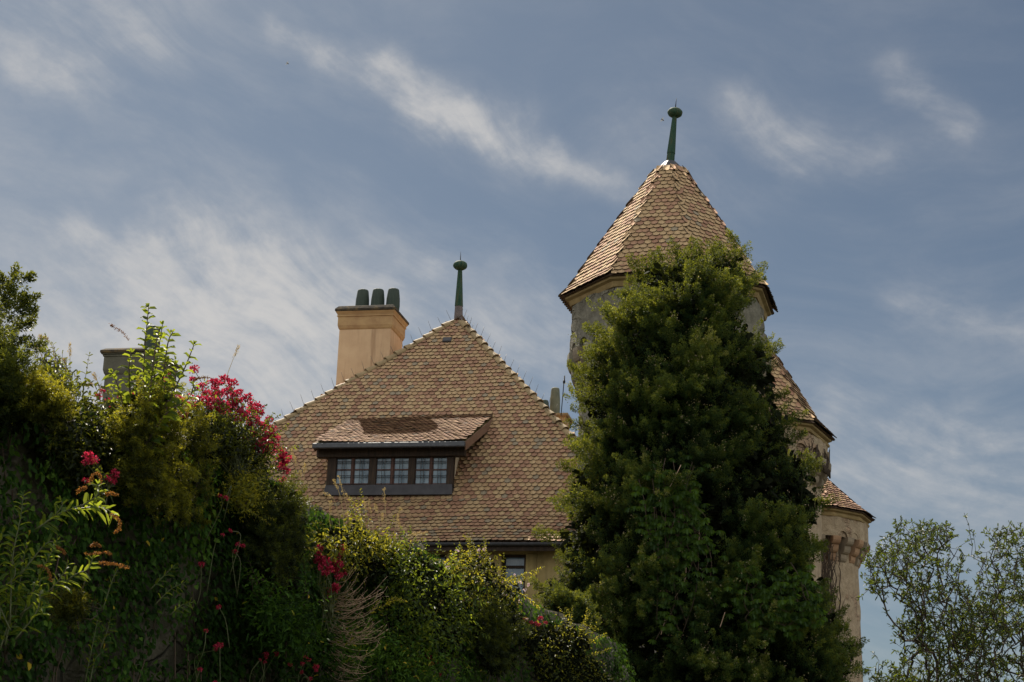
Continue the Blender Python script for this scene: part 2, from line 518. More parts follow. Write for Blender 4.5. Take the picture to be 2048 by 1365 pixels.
M['corbel'] = mottled('corbel_stone', [(0.15, 0.125, 0.09), (0.26, 0.21, 0.145)], 2.5, 0.9, 0.5, 0.02, 12)
M['corbel_warm'] = mottled('warm_corbel', [(0.22, 0.13, 0.075), (0.33, 0.21, 0.12)], 2.5, 0.9, 0.5, 0.02, 12)
M['bark'] = mottled('bark', [(0.03, 0.022, 0.015), (0.07, 0.05, 0.035)], 8.0, 0.95, 0.8, 0.02, 20, stretch=(3, 3, 0.6))
M['twig_tan'] = mottled('dry_twig', [(0.36, 0.24, 0.16), (0.55, 0.40, 0.28)], 10.0, 0.7, 0.0)
M['stem_green'] = flat('green_stem', (0.07, 0.08, 0.03), 0.6)
M['stem_brown'] = flat('brown_stem', (0.06, 0.04, 0.025), 0.8)
M['straw'] = flat('straw', (0.36, 0.27, 0.11), 0.7)
M['soil'] = mottled('soil', [(0.03, 0.024, 0.016), (0.06, 0.05, 0.03)], 2.0, 0.95, 0.5, 0.03, 8)
M['ground'] = mottled('grass_ground', [(0.03, 0.04, 0.015), (0.05, 0.06, 0.025)], 0.6, 0.95, 0.5, 0.03, 8)
M['insect'] = flat('insect_brown', (0.10, 0.065, 0.03), 0.6)


def glass_mat():
    m, q, bs, out = new_mat('window_glass')
    n = q.noise(scaled(q, pos(q), 1.0, 1.0, 0.6), 2.6, 3.0, 0.6)
    q.link(q.ramp(n, [(0.35, (0.055, 0.10, 0.14)), (0.65, (0.15, 0.22, 0.27))]), bs.inputs['Base Color'])  # mottled blue-grey base colour stands in for the reflected sky
    bs.inputs['Roughness'].default_value = 0.12
    bs.inputs['Specular IOR Level'].default_value = 0.6
    bs.inputs['Coat Weight'].default_value = 0.2
    bump(q, bs, q.noise(pos(q), 2.5, 2.0, 0.5), 0.08, 0.02)
    return m


M['glass'] = glass_mat()


def render_wall(name, plaster, stone, crack, cover):
    """old lime render, patchy, with stones and cracks showing through"""
    m, q, bs, out = new_mat(name)
    p = pos(q)
    wob = q.node('ShaderNodeVectorMath', operation='ADD')
    wn = q.node('ShaderNodeVectorMath', operation='SCALE'); wn.inputs['Scale'].default_value = 0.35
    q.link(q.noise(p, 1.3, 4.0, 0.6, out=1), wn.inputs[0]); q.link(p, wob.inputs[0]); q.link(wn.outputs[0], wob.inputs[1])
    pv = wob.outputs[0]
    big = q.noise(p, 0.7, 6.0, 0.62)
    mid = q.noise(p, 4.0, 6.0, 0.65)
    fine = q.noise(p, 22.0, 5.0, 0.7)
    base = q.ramp(mid, [(0.3, plaster[0]), (0.55, plaster[1]), (0.75, plaster[2])])
    vor = q.node('ShaderNodeTexVoronoi', feature='DISTANCE_TO_EDGE'); vor.inputs['Scale'].default_value = 2.4
    q.link(scaled(q, pv, 1, 1, 1.9), vor.inputs['Vector'])
    vc = q.node('ShaderNodeTexVoronoi', feature='F1'); vc.inputs['Scale'].default_value = 2.4
    q.link(scaled(q, pv, 1, 1, 1.9), vc.inputs['Vector'])
    vcg = q.ramp(vc.outputs['Color'], [(0.0, 0.0), (1.0, 1.0)])
    sc = q.mix(0.6, stone, vcg, 'SOFT_LIGHT')
    joint = q.smooth(vor.outputs['Distance'], 0.0, 0.07)
    sc = q.mix(joint, crack, sc)
    show = q.smooth(big, cover, cover + 0.10)
    c = q.mix(q.m('MULTIPLY', show, 0.75), base, sc)
    drip = q.smooth(q.noise(scaled(q, p, 5, 5, 0.4), 1.0, 4.0, 0.65), 0.5, 0.75)
    c = q.mix(q.m('MULTIPLY', drip, 0.4), c, crack)
    c = q.mix(q.m('MULTIPLY', q.smooth(fine, 0.5, 0.75), 0.35), c, crack)
    q.link(c, bs.inputs['Base Color'])
    bs.inputs['Roughness'].default_value = 0.95
    bs.inputs['Specular IOR Level'].default_value = 0.2
    h = q.m('ADD', q.m('MULTIPLY', mid, 0.6), q.m('ADD', q.m('MULTIPLY', fine, 0.35), q.m('MULTIPLY', q.m('MULTIPLY', joint, show), 0.5)))
    bump(q, bs, h, 1.0, 0.09)
    return m


M['tower_wall'] = render_wall('grey_lime_render', ((0.11, 0.104, 0.082), (0.175, 0.165, 0.13), (0.25, 0.235, 0.185)), (0.21, 0.195, 0.15), (0.065, 0.058, 0.045), 0.49)
M['tower_wall_warm'] = render_wall('warm_lime_render', ((0.24, 0.185, 0.12), (0.34, 0.27, 0.18), (0.40, 0.33, 0.23)), (0.30, 0.20, 0.13), (0.11, 0.08, 0.055), 0.55)
M['rock'] = render_wall('retaining_stone', ((0.035, 0.032, 0.024), (0.085, 0.078, 0.058), (0.19, 0.175, 0.135)), (0.10, 0.09, 0.068), (0.015, 0.014, 0.011), 0.42)

LF = {}
LF['juniper'] = leaf_mat('juniper_foliage', [(0, (0.006, 0.018, 0.007)), (0.4, (0.017, 0.044, 0.014)), (0.8, (0.044, 0.077, 0.019)), (0.93, (0.09, 0.115, 0.026)), (0.97, (0.24, 0.19, 0.12))], 0.30, (0.57, 0.56, 0.03), 0.65, 0.12)
LF['yew'] = leaf_mat('yew_foliage', [(0, (0.006, 0.013, 0.004)), (0.5, (0.015, 0.030, 0.007)), (1, (0.06, 0.08, 0.013))], 0.36, (0.48, 0.50, 0.03))
LF['golden'] = leaf_mat('golden_yew_foliage', [(0, (0.008, 0.015, 0.004)), (0.4, (0.026, 0.040, 0.007)), (1, (0.105, 0.115, 0.014))], 0.42, (0.68, 0.60, 0.03))
LF['broad'] = leaf_mat('broad_leaves', [(0, (0.011, 0.026, 0.005)), (0.5, (0.032, 0.066, 0.011)), (1, (0.085, 0.13, 0.02))], 0.45, (0.60, 0.68, 0.04))
LF['dark'] = leaf_mat('dark_leaves', [(0, (0.007, 0.012, 0.005)), (0.5, (0.014, 0.024, 0.008)), (1, (0.035, 0.052, 0.014))], 0.36, (0.55, 0.58, 0.03))
LF['ivy'] = leaf_mat('ivy_leaves', [(0, (0.004, 0.012, 0.002)), (0.5, (0.020, 0.054, 0.007)), (0.9, (0.070, 0.130, 0.016)), (1, (0.30, 0.22, 0.02))], 0.25, (0.25, 0.45, 0.03), 0.7, 0.10)
LF['inner'] = leaf_mat('shaded_inner_leaves', [(0, (0.006, 0.008, 0.004)), (1, (0.010, 0.013, 0.006))], 0.05, (0.1, 0.12, 0.01), 0.9, 0.05)  # near-black colour paints the deep shade inside the crowns
LF['rose'] = leaf_mat('rose_leaves', [(0, (0.012, 0.024, 0.005)), (0.5, (0.042, 0.070, 0.011)), (1, (0.15, 0.15, 0.022))], 0.45, (0.80, 0.68, 0.04))
LF['oak'] = leaf_mat('evergreen_leaves', [(0, (0.012, 0.022, 0.007)), (0.5, (0.028, 0.048, 0.012)), (1, (0.075, 0.105, 0.024))], 0.25, (0.45, 0.55, 0.03), 0.5, 0.18)
LF['creeper'] = leaf_mat('creeper_leaves', [(0, (0.014, 0.034, 0.008)), (1, (0.045, 0.088, 0.016))], 0.35, (0.30, 0.50, 0.03), 0.55, 0.15)
LF['red'] = leaf_mat('valerian_petals', [(0, (0.12, 0.005, 0.016)), (0.5, (0.32, 0.014, 0.045)), (1, (0.55, 0.07, 0.14))], 0.40, (0.80, 0.03, 0.08), 0.6, 0.2)
LF['pink'] = leaf_mat('rose_petals', [(0, (0.5, 0.33, 0.36)), (1, (0.7, 0.58, 0.58))], 0.35, (0.8, 0.6, 0.6), 0.6, 0.2)
LF['rusty'] = leaf_mat('rusty_seeds', [(0, (0.12, 0.05, 0.02)), (1, (0.30, 0.14, 0.04))], 0.35, (0.7, 0.3, 0.03), 0.7, 0.2)
LF['straw'] = leaf_mat('straw_seeds', [(0, (0.26, 0.19, 0.08)), (1, (0.42, 0.32, 0.15))], 0.35, (0.7, 0.5, 0.15), 0.7, 0.2)

Z3 = np.array([0, 0, 1.0])
# ------------------------------------------------------------------ roof tiles
def in_poly(P, poly):
    x, y = P[:, 0], P[:, 1]; r = np.zeros(len(P), bool); n = len(poly)
    for i in range(n):
        (x0, y0), (x1, y1) = poly[i], poly[(i + 1) % n]
        c = ((y0 > y) != (y1 > y)) & (x < (x1 - x0) * (y - y0) / (y1 - y0 + 1e-12) + x0)
        r ^= c
    return r


def edge_dist(P, poly):
    best = np.full(len(P), 1e9); foot = np.zeros_like(P); n = len(poly)
    for i in range(n):
        a = np.array(poly[i], float); b = np.array(poly[(i + 1) % n], float); d = b - a
        t = np.clip(((P - a) @ d) / (d @ d + 1e-12), 0, 1)
        q = a + t[:, None] * d; dd = np.linalg.norm(P - q, axis=1)
        m = dd < best; best[m] = dd[m]; foot[m] = q[m]
    return best, foot


class Tiles:
    """fields of beaver-tail tiles gathered into one mesh"""
    def __init__(s, w=0.185, e=0.165, lift=0.05, thick=0.02, arc=0.42, rough=1.0):
        s.w, s.e = w, e; s.V = []; s.F7 = []; s.F4 = []; s.t7 = []; s.t4 = []; s.n = 0; s.rough = rough
        L = e * 1.9; a = w * arc; hw = w * .485
        out = [(-hw, L), (hw, L)] + [(hw * math.cos(t), a * (1 - math.sin(t) ** .8)) for t in np.linspace(0, math.pi, 7)]
        z = lambda y: 0.004 + lift * (1 - y / L)
        top = [(x, y, z(y)) for x, y in out]; bot = [(x, y, z(y) - thick) for x, y in out[1:] + out[:1]][:8]
        bot = [(x, y, z(y) - thick) for x, y in out]
        s.T = np.array(top + bot); k = len(out)
        s.ngon = np.arange(k)[::-1].copy()
        s.rim = np.array([(i, (i + 1) % k, k + (i + 1) % k, k + i) for i in range(1, k)])[:, ::1]
    def field(s, o, e, u, poly, eps=0.0):
        n = np.cross(e, u)
        poly = np.array(poly, float)
        smin, tmin = poly.min(0); smax, tmax = poly.max(0)
        pts = []
        k = 0; t = tmin
        while t < tmax:
            ss = np.arange(smin - s.w, smax + s.w, s.w) + (s.w / 2 if k % 2 else 0)
            pts.append(np.stack([ss, np.full_like(ss, t)], 1)); t += s.e; k += 1
        pts = np.concatenate(pts)
        pts = pts[in_poly(pts + [0, s.e * .6], poly)]
        m = len(pts)
        if m == 0: return
        jit = rng.normal(size=(m, 4)) * s.rough
        T = s.T[None].repeat(m, 0)
        T = T + 0
        rot = jit[:, 0] * 0.022
        x = T[:, :, 0] * np.cos(rot)[:, None] - T[:, :, 1] * np.sin(rot)[:, None] + pts[:, 0, None] + jit[:, 3, None] * .004
        y = T[:, :, 0] * np.sin(rot)[:, None] + T[:, :, 1] * np.cos(rot)[:, None] + pts[:, 1, None] + jit[:, 1, None] * 0.006 - (rng.random((m, 1)) < .012) * .035
        z = T[:, :, 2] + np.abs(jit[:, 2, None]) * 0.006 * (1 - T[:, :, 1] / (s.e * 1.9)) + T[:, :, 0] * jit[:, 1, None] * 0.03
        sag = 0.035 * np.sin(pts[:, 0] * 0.9 + pts[:, 1] * 0.5) * np.sin(pts[:, 1] * 0.7 + 1.0) * s.rough + .036 * s.rough
        z = z + sag[:, None]
        V = np.asarray(o)[None, None] + x[..., None] * e + y[..., None] * u + z[..., None] * n
        nv = s.T.shape[0]; b = (np.arange(m) * nv + s.n)[:, None]
        s.F7.append(b + s.ngon[::-1]); s.F4.append((b[:, :, None] + s.rim[None]).reshape(-1, 4))
        tt = rng.random(m) * .988; s.t7.append(tt); s.t4.append(np.full(m * len(s.rim), 1.0))  # dark rim tint paints the scalloped shadow line under every tile
        s.V.append(V.reshape(-1, 3)); s.n += m * nv
    def build(s, name, mat, parent):
        return np_mesh(name, np.concatenate(s.V), [np.concatenate(s.F7), np.concatenate(s.F4)], mat, parent,
                       [np.concatenate(s.t7), np.concatenate(s.t4)])


def lerp(a, b, t): return np.asarray(a) * (1 - t) + np.asarray(b) * t


# ------------------------------------------------------------------ ground and terrace
TERR = 4.5
WDIR = unit(np.array([0.355, 1.0, 0.0])); WNOR = np.array([WDIR[1], -WDIR[0], 0.0])
WP = lambda y: np.array([-3.6 + 0.355 * (y - 12), y, 0.0])
WTOP = 4.85


def wallY(px, py=1000):
    d = rays(px, py); k = d[..., 0] / d[..., 1]
    return 7.86 / np.maximum(0.355 - k, 0.05)


mb = MB(); mb.add([(-1500, -600, 0), (1500, -600, 0), (1500, 3000, 0), (-1500, 3000, 0)], [(0, 1, 2, 3)])
tag(mb.build('ground', M['ground']), kind='structure')
a, b_ = WP(3.0) - WNOR * .4, WP(27.5) - WNOR * .4
foot = [(a[0], a[1]), (b_[0], b_[1]), (1.6, 43), (70, 45.4), (70, 120), (-80, 120), (-80, 3)]
mb = MB(); mb.prism([(x, y, 0.02) for x, y in foot], (0, 0, TERR - .02))
tag(mb.build('terrace', M['soil']), kind='structure')

# retaining wall: one rough stone mesh along the lane
ys = np.linspace(3.0, 27.9, 230); zs = np.linspace(0, WTOP, 44)
YY, ZZ = np.meshgrid(ys, zs)


def vnoise(a, b, s, seed):
    r = np.random.default_rng(seed); Tn = r.random((64, 64))
    a = a * s; b = b * s
    i = np.floor(a).astype(int); j = np.floor(b).astype(int); f = a - i; h = b - j
    f = f * f * (3 - 2 * f); h = h * h * (3 - 2 * h)
    q = lambda u, v: Tn[u % 64, v % 64]
    return (q(i, j) * (1 - f) + q(i + 1, j) * f) * (1 - h) + (q(i, j + 1) * (1 - f) + q(i + 1, j + 1) * f) * h


disp = 0.28 * vnoise(YY, ZZ, .8, 1) + 0.16 * vnoise(YY, ZZ, 2.3, 2) + 0.07 * vnoise(YY, ZZ, 6, 3) - .25
Vw = (np.stack([-3.6 + .355 * (YY - 12), YY, ZZ], -1) + WNOR * disp[..., None])
topz = .12 * vnoise(ys, ys * 0, 2.0, 5)
Vw[-1, :, 2] += topz
nr, nc = YY.shape
back = Vw[-1] - WNOR * 0.55
Vall = np.concatenate([Vw.reshape(-1, 3), back, back - [0, 0, WTOP]])
ix = lambda i, j: i * nc + j
I, J = np.meshgrid(np.arange(nr - 1), np.arange(nc - 1), indexing='ij'); I = I.ravel(); J = J.ravel()
Fq = np.stack([ix(I, J), ix(I, J + 1), ix(I + 1, J + 1), ix(I + 1, J)], 1)
j = np.arange(nc - 1); bs_ = nr * nc
Fq = np.concatenate([Fq, np.stack([ix(nr - 1, j), ix(nr - 1, j + 1), bs_ + j + 1, bs_ + j], 1), np.stack([bs_ + j, bs_ + j + 1, bs_ + nc + j + 1, bs_ + nc + j], 1)])
tag(np_mesh('retaining_wall', Vall, [Fq], M['rock'], None, None, True),
    'old mossy grey stone retaining wall mostly hidden under ivy and shrubs', 'wall')

# ------------------------------------------------------------------ the house with the big hipped roof
PSI = rad(12)
E = np.array([math.cos(PSI), -math.sin(PSI), 0.0]); B = np.array([math.sin(PSI), math.cos(PSI), 0.0])
SL = rad(56); U = B * math.cos(SL) + Z3 * math.sin(SL); NRM = np.cross(E, U)
FANG = [rad(a) for a in (38, 44, 51)]                       # bell-cast eaves, from the gutter up
FL = rad(41); UF = B * math.cos(FL) + Z3 * math.sin(FL); NF = np.cross(E, UF)
O = at(900, 1003, 51.0)
st = lambda p: ((p - O) @ E, (p - O) @ U)
gut = on_plane(900, 1079, O, NF)
flen = -((gut - O) @ UF)
AP = on_plane(917, 640, O, NRM)
hl = on_plane(545, 857, O, NRM); hr = on_plane(1141, 874, O, NRM)
sa, ta = st(AP); sl_, tl = st(hl); sr_, tr = st(hr)
sL = sa + (sl_ - sa) * ta / (ta - tl); sR = sa + (sr_ - sa) * ta / (ta - tr)
kL, kR = (sL - sa) / ta, (sR - sa) / ta
fL, fR = sL + kL * flen, sR + kR * flen
house = thing('country_house', (*(O + B * 4)[:2], TERR), 'hip roofed house of mottled clay tiles with a wide dormer, left of the round tower', 'house')
WZ = (O - UF * flen)[2]
hb = lambda s, d, z: np.array([*(O + E * s + B * d)[:2], z])       # house coordinates
dG = -sum(math.cos(a) for a in FANG) * flen / 3                                          # gutter line
dW = dG + 0.55                                                     # wall face
P00 = O + E * sL; P01 = O + E * sR
AP2 = AP + B * 8.5
backL, backR = P00 + B * 12, P01 + B * 12
mb = MB()
mb.add([P00, P01, AP], [(0, 1, 2)])
FLARE = []; p_ = O.copy(); sl_a, sr_a = sL, sR
for i in (2, 1, 0):
    u_ = B * math.cos(FANG[i]) + Z3 * math.sin(FANG[i]); l_ = flen / 3; q_ = p_ - u_ * l_
    nl_, nr_ = sl_a + (fL - sL) / 3, sr_a + (fR - sR) / 3
    mb.add([q_ + E * nl_, q_ + E * nr_, p_ + E * sr_a, p_ + E * sl_a], [(0, 1, 2, 3)])
    FLARE.append((q_, l_, nl_, nr_, sl_a, sr_a, u_)); p_ = q_; sl_a, sr_a = nl_, nr_
GP = p_
mb.add([P01, backR, AP2, AP], [(0, 1, 2, 3)]); mb.add([backL, P00, AP, AP2], [(0, 1, 2, 3)])
mb.add([backR, backL, AP2], [(0, 1, 2)])
roof = mb.build('roof', M['tile_bed'], house)
tl_ = Tiles(0.19, 0.168)
tl_.field(O, E, U, [(sL, 0), (sR, 0), (sa, ta)])
for i in range(3):
    p_, l_, s_l, s_r, nl_, nr_, u_ = FLARE[i]
    tl_.field(p_, E, u_, [(s_l, -.05), (s_r, -.05), (nr_, l_ + .04), (nl_, l_ + .04)])
for (p0, p1, pa, pb) in ((P01, backR, AP, AP2), (backL, P00, AP2, AP)):
    e_ = unit(p1 - p0); n_ = unit(np.cross(e_, pa - p0)); u_ = np.cross(n_, e_)
    q = lambda p: ((p - p0) @ e_, (p - p0) @ u_)
    tl_.field(p0, e_, u_, [q(p0), q(p1), q(pb) if pa is AP else q(pb), q(pa)])
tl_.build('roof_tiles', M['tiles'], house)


def cap_row(p0, p1, up, name, parent, seg=0.40, r0=0.115, r1=0.155, mat=None):
    """overlapping half-round cap tiles from p0 up to p1"""
    mb = MB(); d = unit(p1 - p0); L = np.linalg.norm(p1 - p0); side = unit(np.cross(d, up)); up = np.cross(side, d)
    k = max(1, int(L / seg)); cents = []
    for i in range(k):
        a0 = p0 + d * (L * i / k - .03) + up * 0.035; a1 = p0 + d * (L * (i + 1) / k + .03)
        wob = 1 + random.uniform(-.05, .05); tilt = side * random.uniform(-.015, .015)
        vs = []; n = 9
        for (p, r, h) in ((a0, r1 * wob, .95), (a1, r0 * wob, .85), (a1, (r0 - .018), .75), (a0, (r1 - .02), .8)):
            for q in range(n):
                t = math.pi * q / (n - 1)
                vs.append(p + tilt + side * math.cos(t) * r + up * (math.sin(t) * r * h - .01))
        fs = []
        for q in range(n - 1):
            fs += [(q, q + 1, n + q + 1, n + q), (2 * n + q, 2 * n + q + 1, 3 * n + q + 1, 3 * n + q), (3 * n + q, 3 * n + q + 1, q + 1, q)]
        mb.add(vs, fs, 0, False)
        cents.append(p0 + d * (L * (i + .8) / k) + up * (r1 * .9))
    return mb.build(name, mat or M['hip'], parent), cents, d, up


upL = unit(NRM + unit(np.cross(B, AP - P00)) * (1 if np.cross(B, AP - P00)[2] > 0 else -1))
upR = unit(NRM + unit(np.cross(AP - P01, B)) * (1 if np.cross(AP - P01, B)[2] > 0 else -1))
hipL, cL, dL, uL = cap_row(P00 - (AP - P00) * .02, AP - unit(AP - P00) * .18, upL, 'hip_tiles', house)
hipR, cR, dR, uR = cap_row(P01 - (AP - P01) * .02, AP - unit(AP - P01) * .18, upR, 'hip_tiles', house)
ridge, cT, dT, uT = cap_row(AP2, AP + B * .18, Z3, 'ridge_tiles', house)
mb = MB(); mb.tube([(0, 0, 0), (0, 0, .34)], [.006, .005], 5); spike0 = mb.build('ridge_spike', M['rod'], None)
COL.objects.unlink(spike0)


def spikes(cents, par, lean):
    for i, c in enumerate(cents):
        o = spike0.copy(); COL.objects.link(o); o.parent = par
        o.location = c - ORIG[par.name]
        v = Vector(unit(Z3 + lean + rng.normal(size=3) * .05)); o.rotation_euler = v.to_track_quat('Z', 'Y').to_euler()
        o.scale = (1, 1, random.uniform(.8, 1.15))


spikes(cL, hipL, -E * .42); spikes(cR, hipR, E * .32); spikes(cT, ridge, E * .2)
# ridge finial of the house
PXM = np.linalg.norm(AP - CAM) / FPX


def finial(parent, base, tip_px, Y, r0, r1, rb, hb_, brown=None):
    """tapered eight-sided copper pole, flattened ball, thin spike, between base and the ball's pixel"""
    ball = at(*tip_px, Y); ax = unit(ball - base); H = np.linalg.norm(ball - base)
    mb = MB()
    mb.lathe(base, [(r0, -.25), (r0, 0), (lerp(r0, r1, .22), H * .22)], 8, ax, .3, smooth=False)
    fin = mb.build('finial', M[brown or 'copper'], parent)
    mb = MB(); mb.lathe(base, [(lerp(r0, r1, .21) + .012, H * .2), (lerp(r0, r1, .23) + .010, H * .235), (r1, H - hb_ * .6)], 8, ax, .3, smooth=False)
    mb.build('finial_pole', M['copper'], fin)
    mb = MB(); mb.lathe(ball, [(rb * math.cos(t) + .004, hb_ * math.sin(t)) for t in np.linspace(-1.45, 1.45, 13)] , 22, ax, flute=.02, nfl=11)
    mb.build('finial_ball', M['copper'], fin)
    mb = MB(); mb.tube([ball + ax * hb_ * .9, ball + ax * (hb_ + .33)], [.02, .005], 6); mb.build('finial_spike', M['iron'], fin)
    return fin


finial(house, on_plane(917, 634, O, NRM), (920.5, 531.5), AP[1], .155, .075, .245, .175, 'copper_brown')
# small roof vent near the ridge
vp = on_plane(895, 684, O, NRM); vh = 0.13
mb = MB(); mb.box(vp + NRM * .07, (E, U, NRM), (.15, .11, .06), bev=.02); v_ = mb.build('roof_vent', M['lead'], house)
mb = MB(); mb.lathe(vp + NRM * .02 - U * .115, [(.075, 0), (.075, .012)], 14, -U); mb.build('vent_opening', M['iron'], v_)

# gutter and eaves
mb = MB()
n = 9; vs = []
for s_ in (fL - .1, fR + .1):
    for q in range(n):
        t = math.pi + math.pi * q / (n - 1); vs.append(GP + E * s_ - B * .05 + B * (.085 * math.cos(t)) * -1 + Z3 * (.085 * math.sin(t) - .01))
    for q in range(n):
        t = math.pi + math.pi * (n - 1 - q) / (n - 1); vs.append(GP + E * s_ - B * .05 + B * (.075 * math.cos(t)) * -1 + Z3 * (.075 * math.sin(t) - .01))
m2 = 2 * n
mb.add(vs, [(q, (q + 1) % m2, m2 + (q + 1) % m2, m2 + q) for q in range(m2)])
mb.build('gutter', M['zinc'], house)
mb = MB()
mb.box(hb((fL + fR) / 2, (dG + dW) / 2 + .02, GP[2] - .10), (E, B, Z3), ((fR - fL) / 2, (dW - dG) / 2 - .03, .02))
mb.box(hb((fL + fR) / 2, dG + .05, GP[2] - .14), (E, B, Z3), ((fR - fL) / 2, .02, .09))
mb.build('eaves_board', M['oak'], house)

# front wall with two windows, left open where the glass stands
WF = hb(0, dW, 0)
ws = lambda px, py: ((on_plane(px, py, WF, -B) - WF) @ E, on_plane(px, py, WF, -B)[2])
s0, z1 = ws(1004, 1108); s1, _ = ws(1052, 1108); _, z0 = ws(1030, 1216)
t0, _ = ws(838, 1108); t1, _ = ws(893, 1108)
wl, wr, wt = fL + .7, fR - .7, GP[2] - .12
mb = MB()


def wpan(sa_, sb_, za, zb): mb.box(hb((sa_ + sb_) / 2, dW + .22, (za + zb) / 2), (E, B, Z3), ((sb_ - sa_) / 2, .22, (zb - za) / 2))


wpan(wl, t0, TERR, wt); wpan(t1, s0, TERR, wt); wpan(s1, wr, TERR, wt)
for a_, b__ in ((t0, t1), (s0, s1)): wpan(a_, b__, z1, wt); wpan(a_, b__, TERR, z0)
for (c_, h_) in ((hb(wl + .22, dW + 5.6, 0), 5.1), (hb(wr - .22, dW + 5.6, 0), 5.1)):
    mb.box((c_[0], c_[1], (TERR + wt) / 2), (E, B, Z3), (.22, h_, (wt - TERR) / 2))
mb.box((*hb((wl + wr) / 2, dW + 10.9, 0)[:2], (TERR + wt) / 2), (E, B, Z3), ((wr - wl) / 2, .2, (wt - TERR) / 2))
mb.build('wall', M['ashlar'], house)
for (a_, b__) in ((t0, t1), (s0, s1)):
    mb = MB()                                              # stone surround stands 2 cm proud
    for ss, zz, w_, h_ in ((a_ - .17, (z0 + z1) / 2, .165, (z1 - z0) / 2 + .0), (b__ + .17, (z0 + z1) / 2, .165, (z1 - z0) / 2), ((a_ + b__) / 2, z1 + .13, (b__ - a_) / 2 + .335, .125), ((a_ + b__) / 2, z0 - .09, (b__ - a_) / 2 + .4, .085)):
        mb.box(hb(ss, dW + .03, zz), (E, B, Z3), (w_, .05, h_), bev=.012)
    w_o = mb.build('window', M['ashlar'], house)
    mb = MB(); cx = (a_ + b__) / 2; ww = (b__ - a_) / 2 - .004
    for ss, zz, w_, h_ in ((cx - ww + .04, (z0 + z1) / 2, .035, (z1 - z0) / 2 - .005), (cx + ww - .04, (z0 + z1) / 2, .035, (z1 - z0) / 2 - .005), (cx, z1 - .045, ww - .08, .035), (cx, z0 + .045, ww - .08, .035), (cx, z1 - .36, ww - .08, .04)):
        mb.box(hb(ss, dW + .2, zz), (E, B, Z3), (w_, .04, h_))
    mb.build('window_frame', M['oak'], w_o)
    mb = MB(); mb.box(hb(cx, dW + .215, (z0 + z1) / 2), (E, B, Z3), (ww - .07, .006, (z1 - z0) / 2 - .07)); mb.build('pane', M['glass'], w_o)

# dormer
DS = on_plane(780, 992, O, NRM)                            # foot of the dormer front
FN = -B
dd0 = (DS - O) @ B


def df(px, py, dep=0.0):
    p = on_plane(px, py, DS + B * dep, FN); return (p - O) @ E, p[2]


def dbox(mb, sa_, sb_, za, zb, d0, d1, mi=0, bev=0.0):
    mb.box(hb((sa_ + sb_) / 2, dd0 + (d0 + d1) / 2, (za + zb) / 2), (E, B, Z3), (abs(sb_ - sa_) / 2, abs(d1 - d0) / 2, abs(zb - za) / 2), mi, bev)


gR = on_plane(929, 886, DS - B * .5, FN); gL = on_plane(629, 885, DS - B * .5, FN)
tR = on_plane(985, 838, O, NRM); tL = on_plane(702, 841, O, NRM)
gz = (gR[2] + gL[2]) / 2; sGL, sGR = (gL - O) @ E, (gR - O) @ E
dGd = (gR - O) @ B
kd = (tR - gR); DU = unit(kd - E * (kd @ E)); DN = np.cross(E, DU); dlen = kd @ DU
dorm_roof_o = hb(0, dGd, gz)
mb = MB()
sTR, sTL = sGR + (tR - gR) @ E, sGL + (tL - gL) @ E
q0 = [dorm_roof_o + E * sGL, dorm_roof_o + E * sGR, dorm_roof_o + E * sTR + DU * (dlen + .2), dorm_roof_o + E * sTL + DU * (dlen + .2)]
mb.prism([p - DN * .10 for p in q0], DN * .09)
dormer_roof = mb.build('dormer_roof', M['soffit'], house)
td = Tiles(0.17, 0.125, lift=.03, rough=1.4)
td.field(dorm_roof_o, E, DU, [(sGL - .02, -.05), (sGR + .02, -.05), (sTR + .02, dlen + .15), (sTL - .02, dlen + .15)])
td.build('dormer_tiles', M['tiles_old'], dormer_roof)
for s_, s2_, nm in ((sGR + .02, sTR + .02, 'verge_board'), (sGL - .02, sTL - .02, 'verge_board')):
    mb = MB(); c_ = dorm_roof_o + E * (s_ + s2_) / 2 + DU * (dlen / 2 - .02) - DN * .13
    du_ = unit(DU * dlen + E * (s2_ - s_)); mb.box(c_, (np.cross(du_, DN), du_, DN), (.022, dlen / 2 + .02, .13), bev=.008); mb.build(nm, M['verge'], dormer_roof)
mb = MB(); mb.box(hb((sGL + sGR) / 2, dGd - .05, gz - .09), (E, B, Z3), ((sGR - sGL) / 2 + .04, .06, .085), bev=.03)
mb.build('dormer_gutter', M['zinc'], dormer_roof)
for px in (690, 749, 808, 866, 922):
    s_, _ = df(px, 893); mb = MB()
    c_ = dorm_roof_o + E * s_ + DU * .34 - DN * .17
    mb.box(c_, (E, DU, DN), (.05, .32, .065), bev=.01); mb.build('rafter_end', M['oak'], dormer_roof)
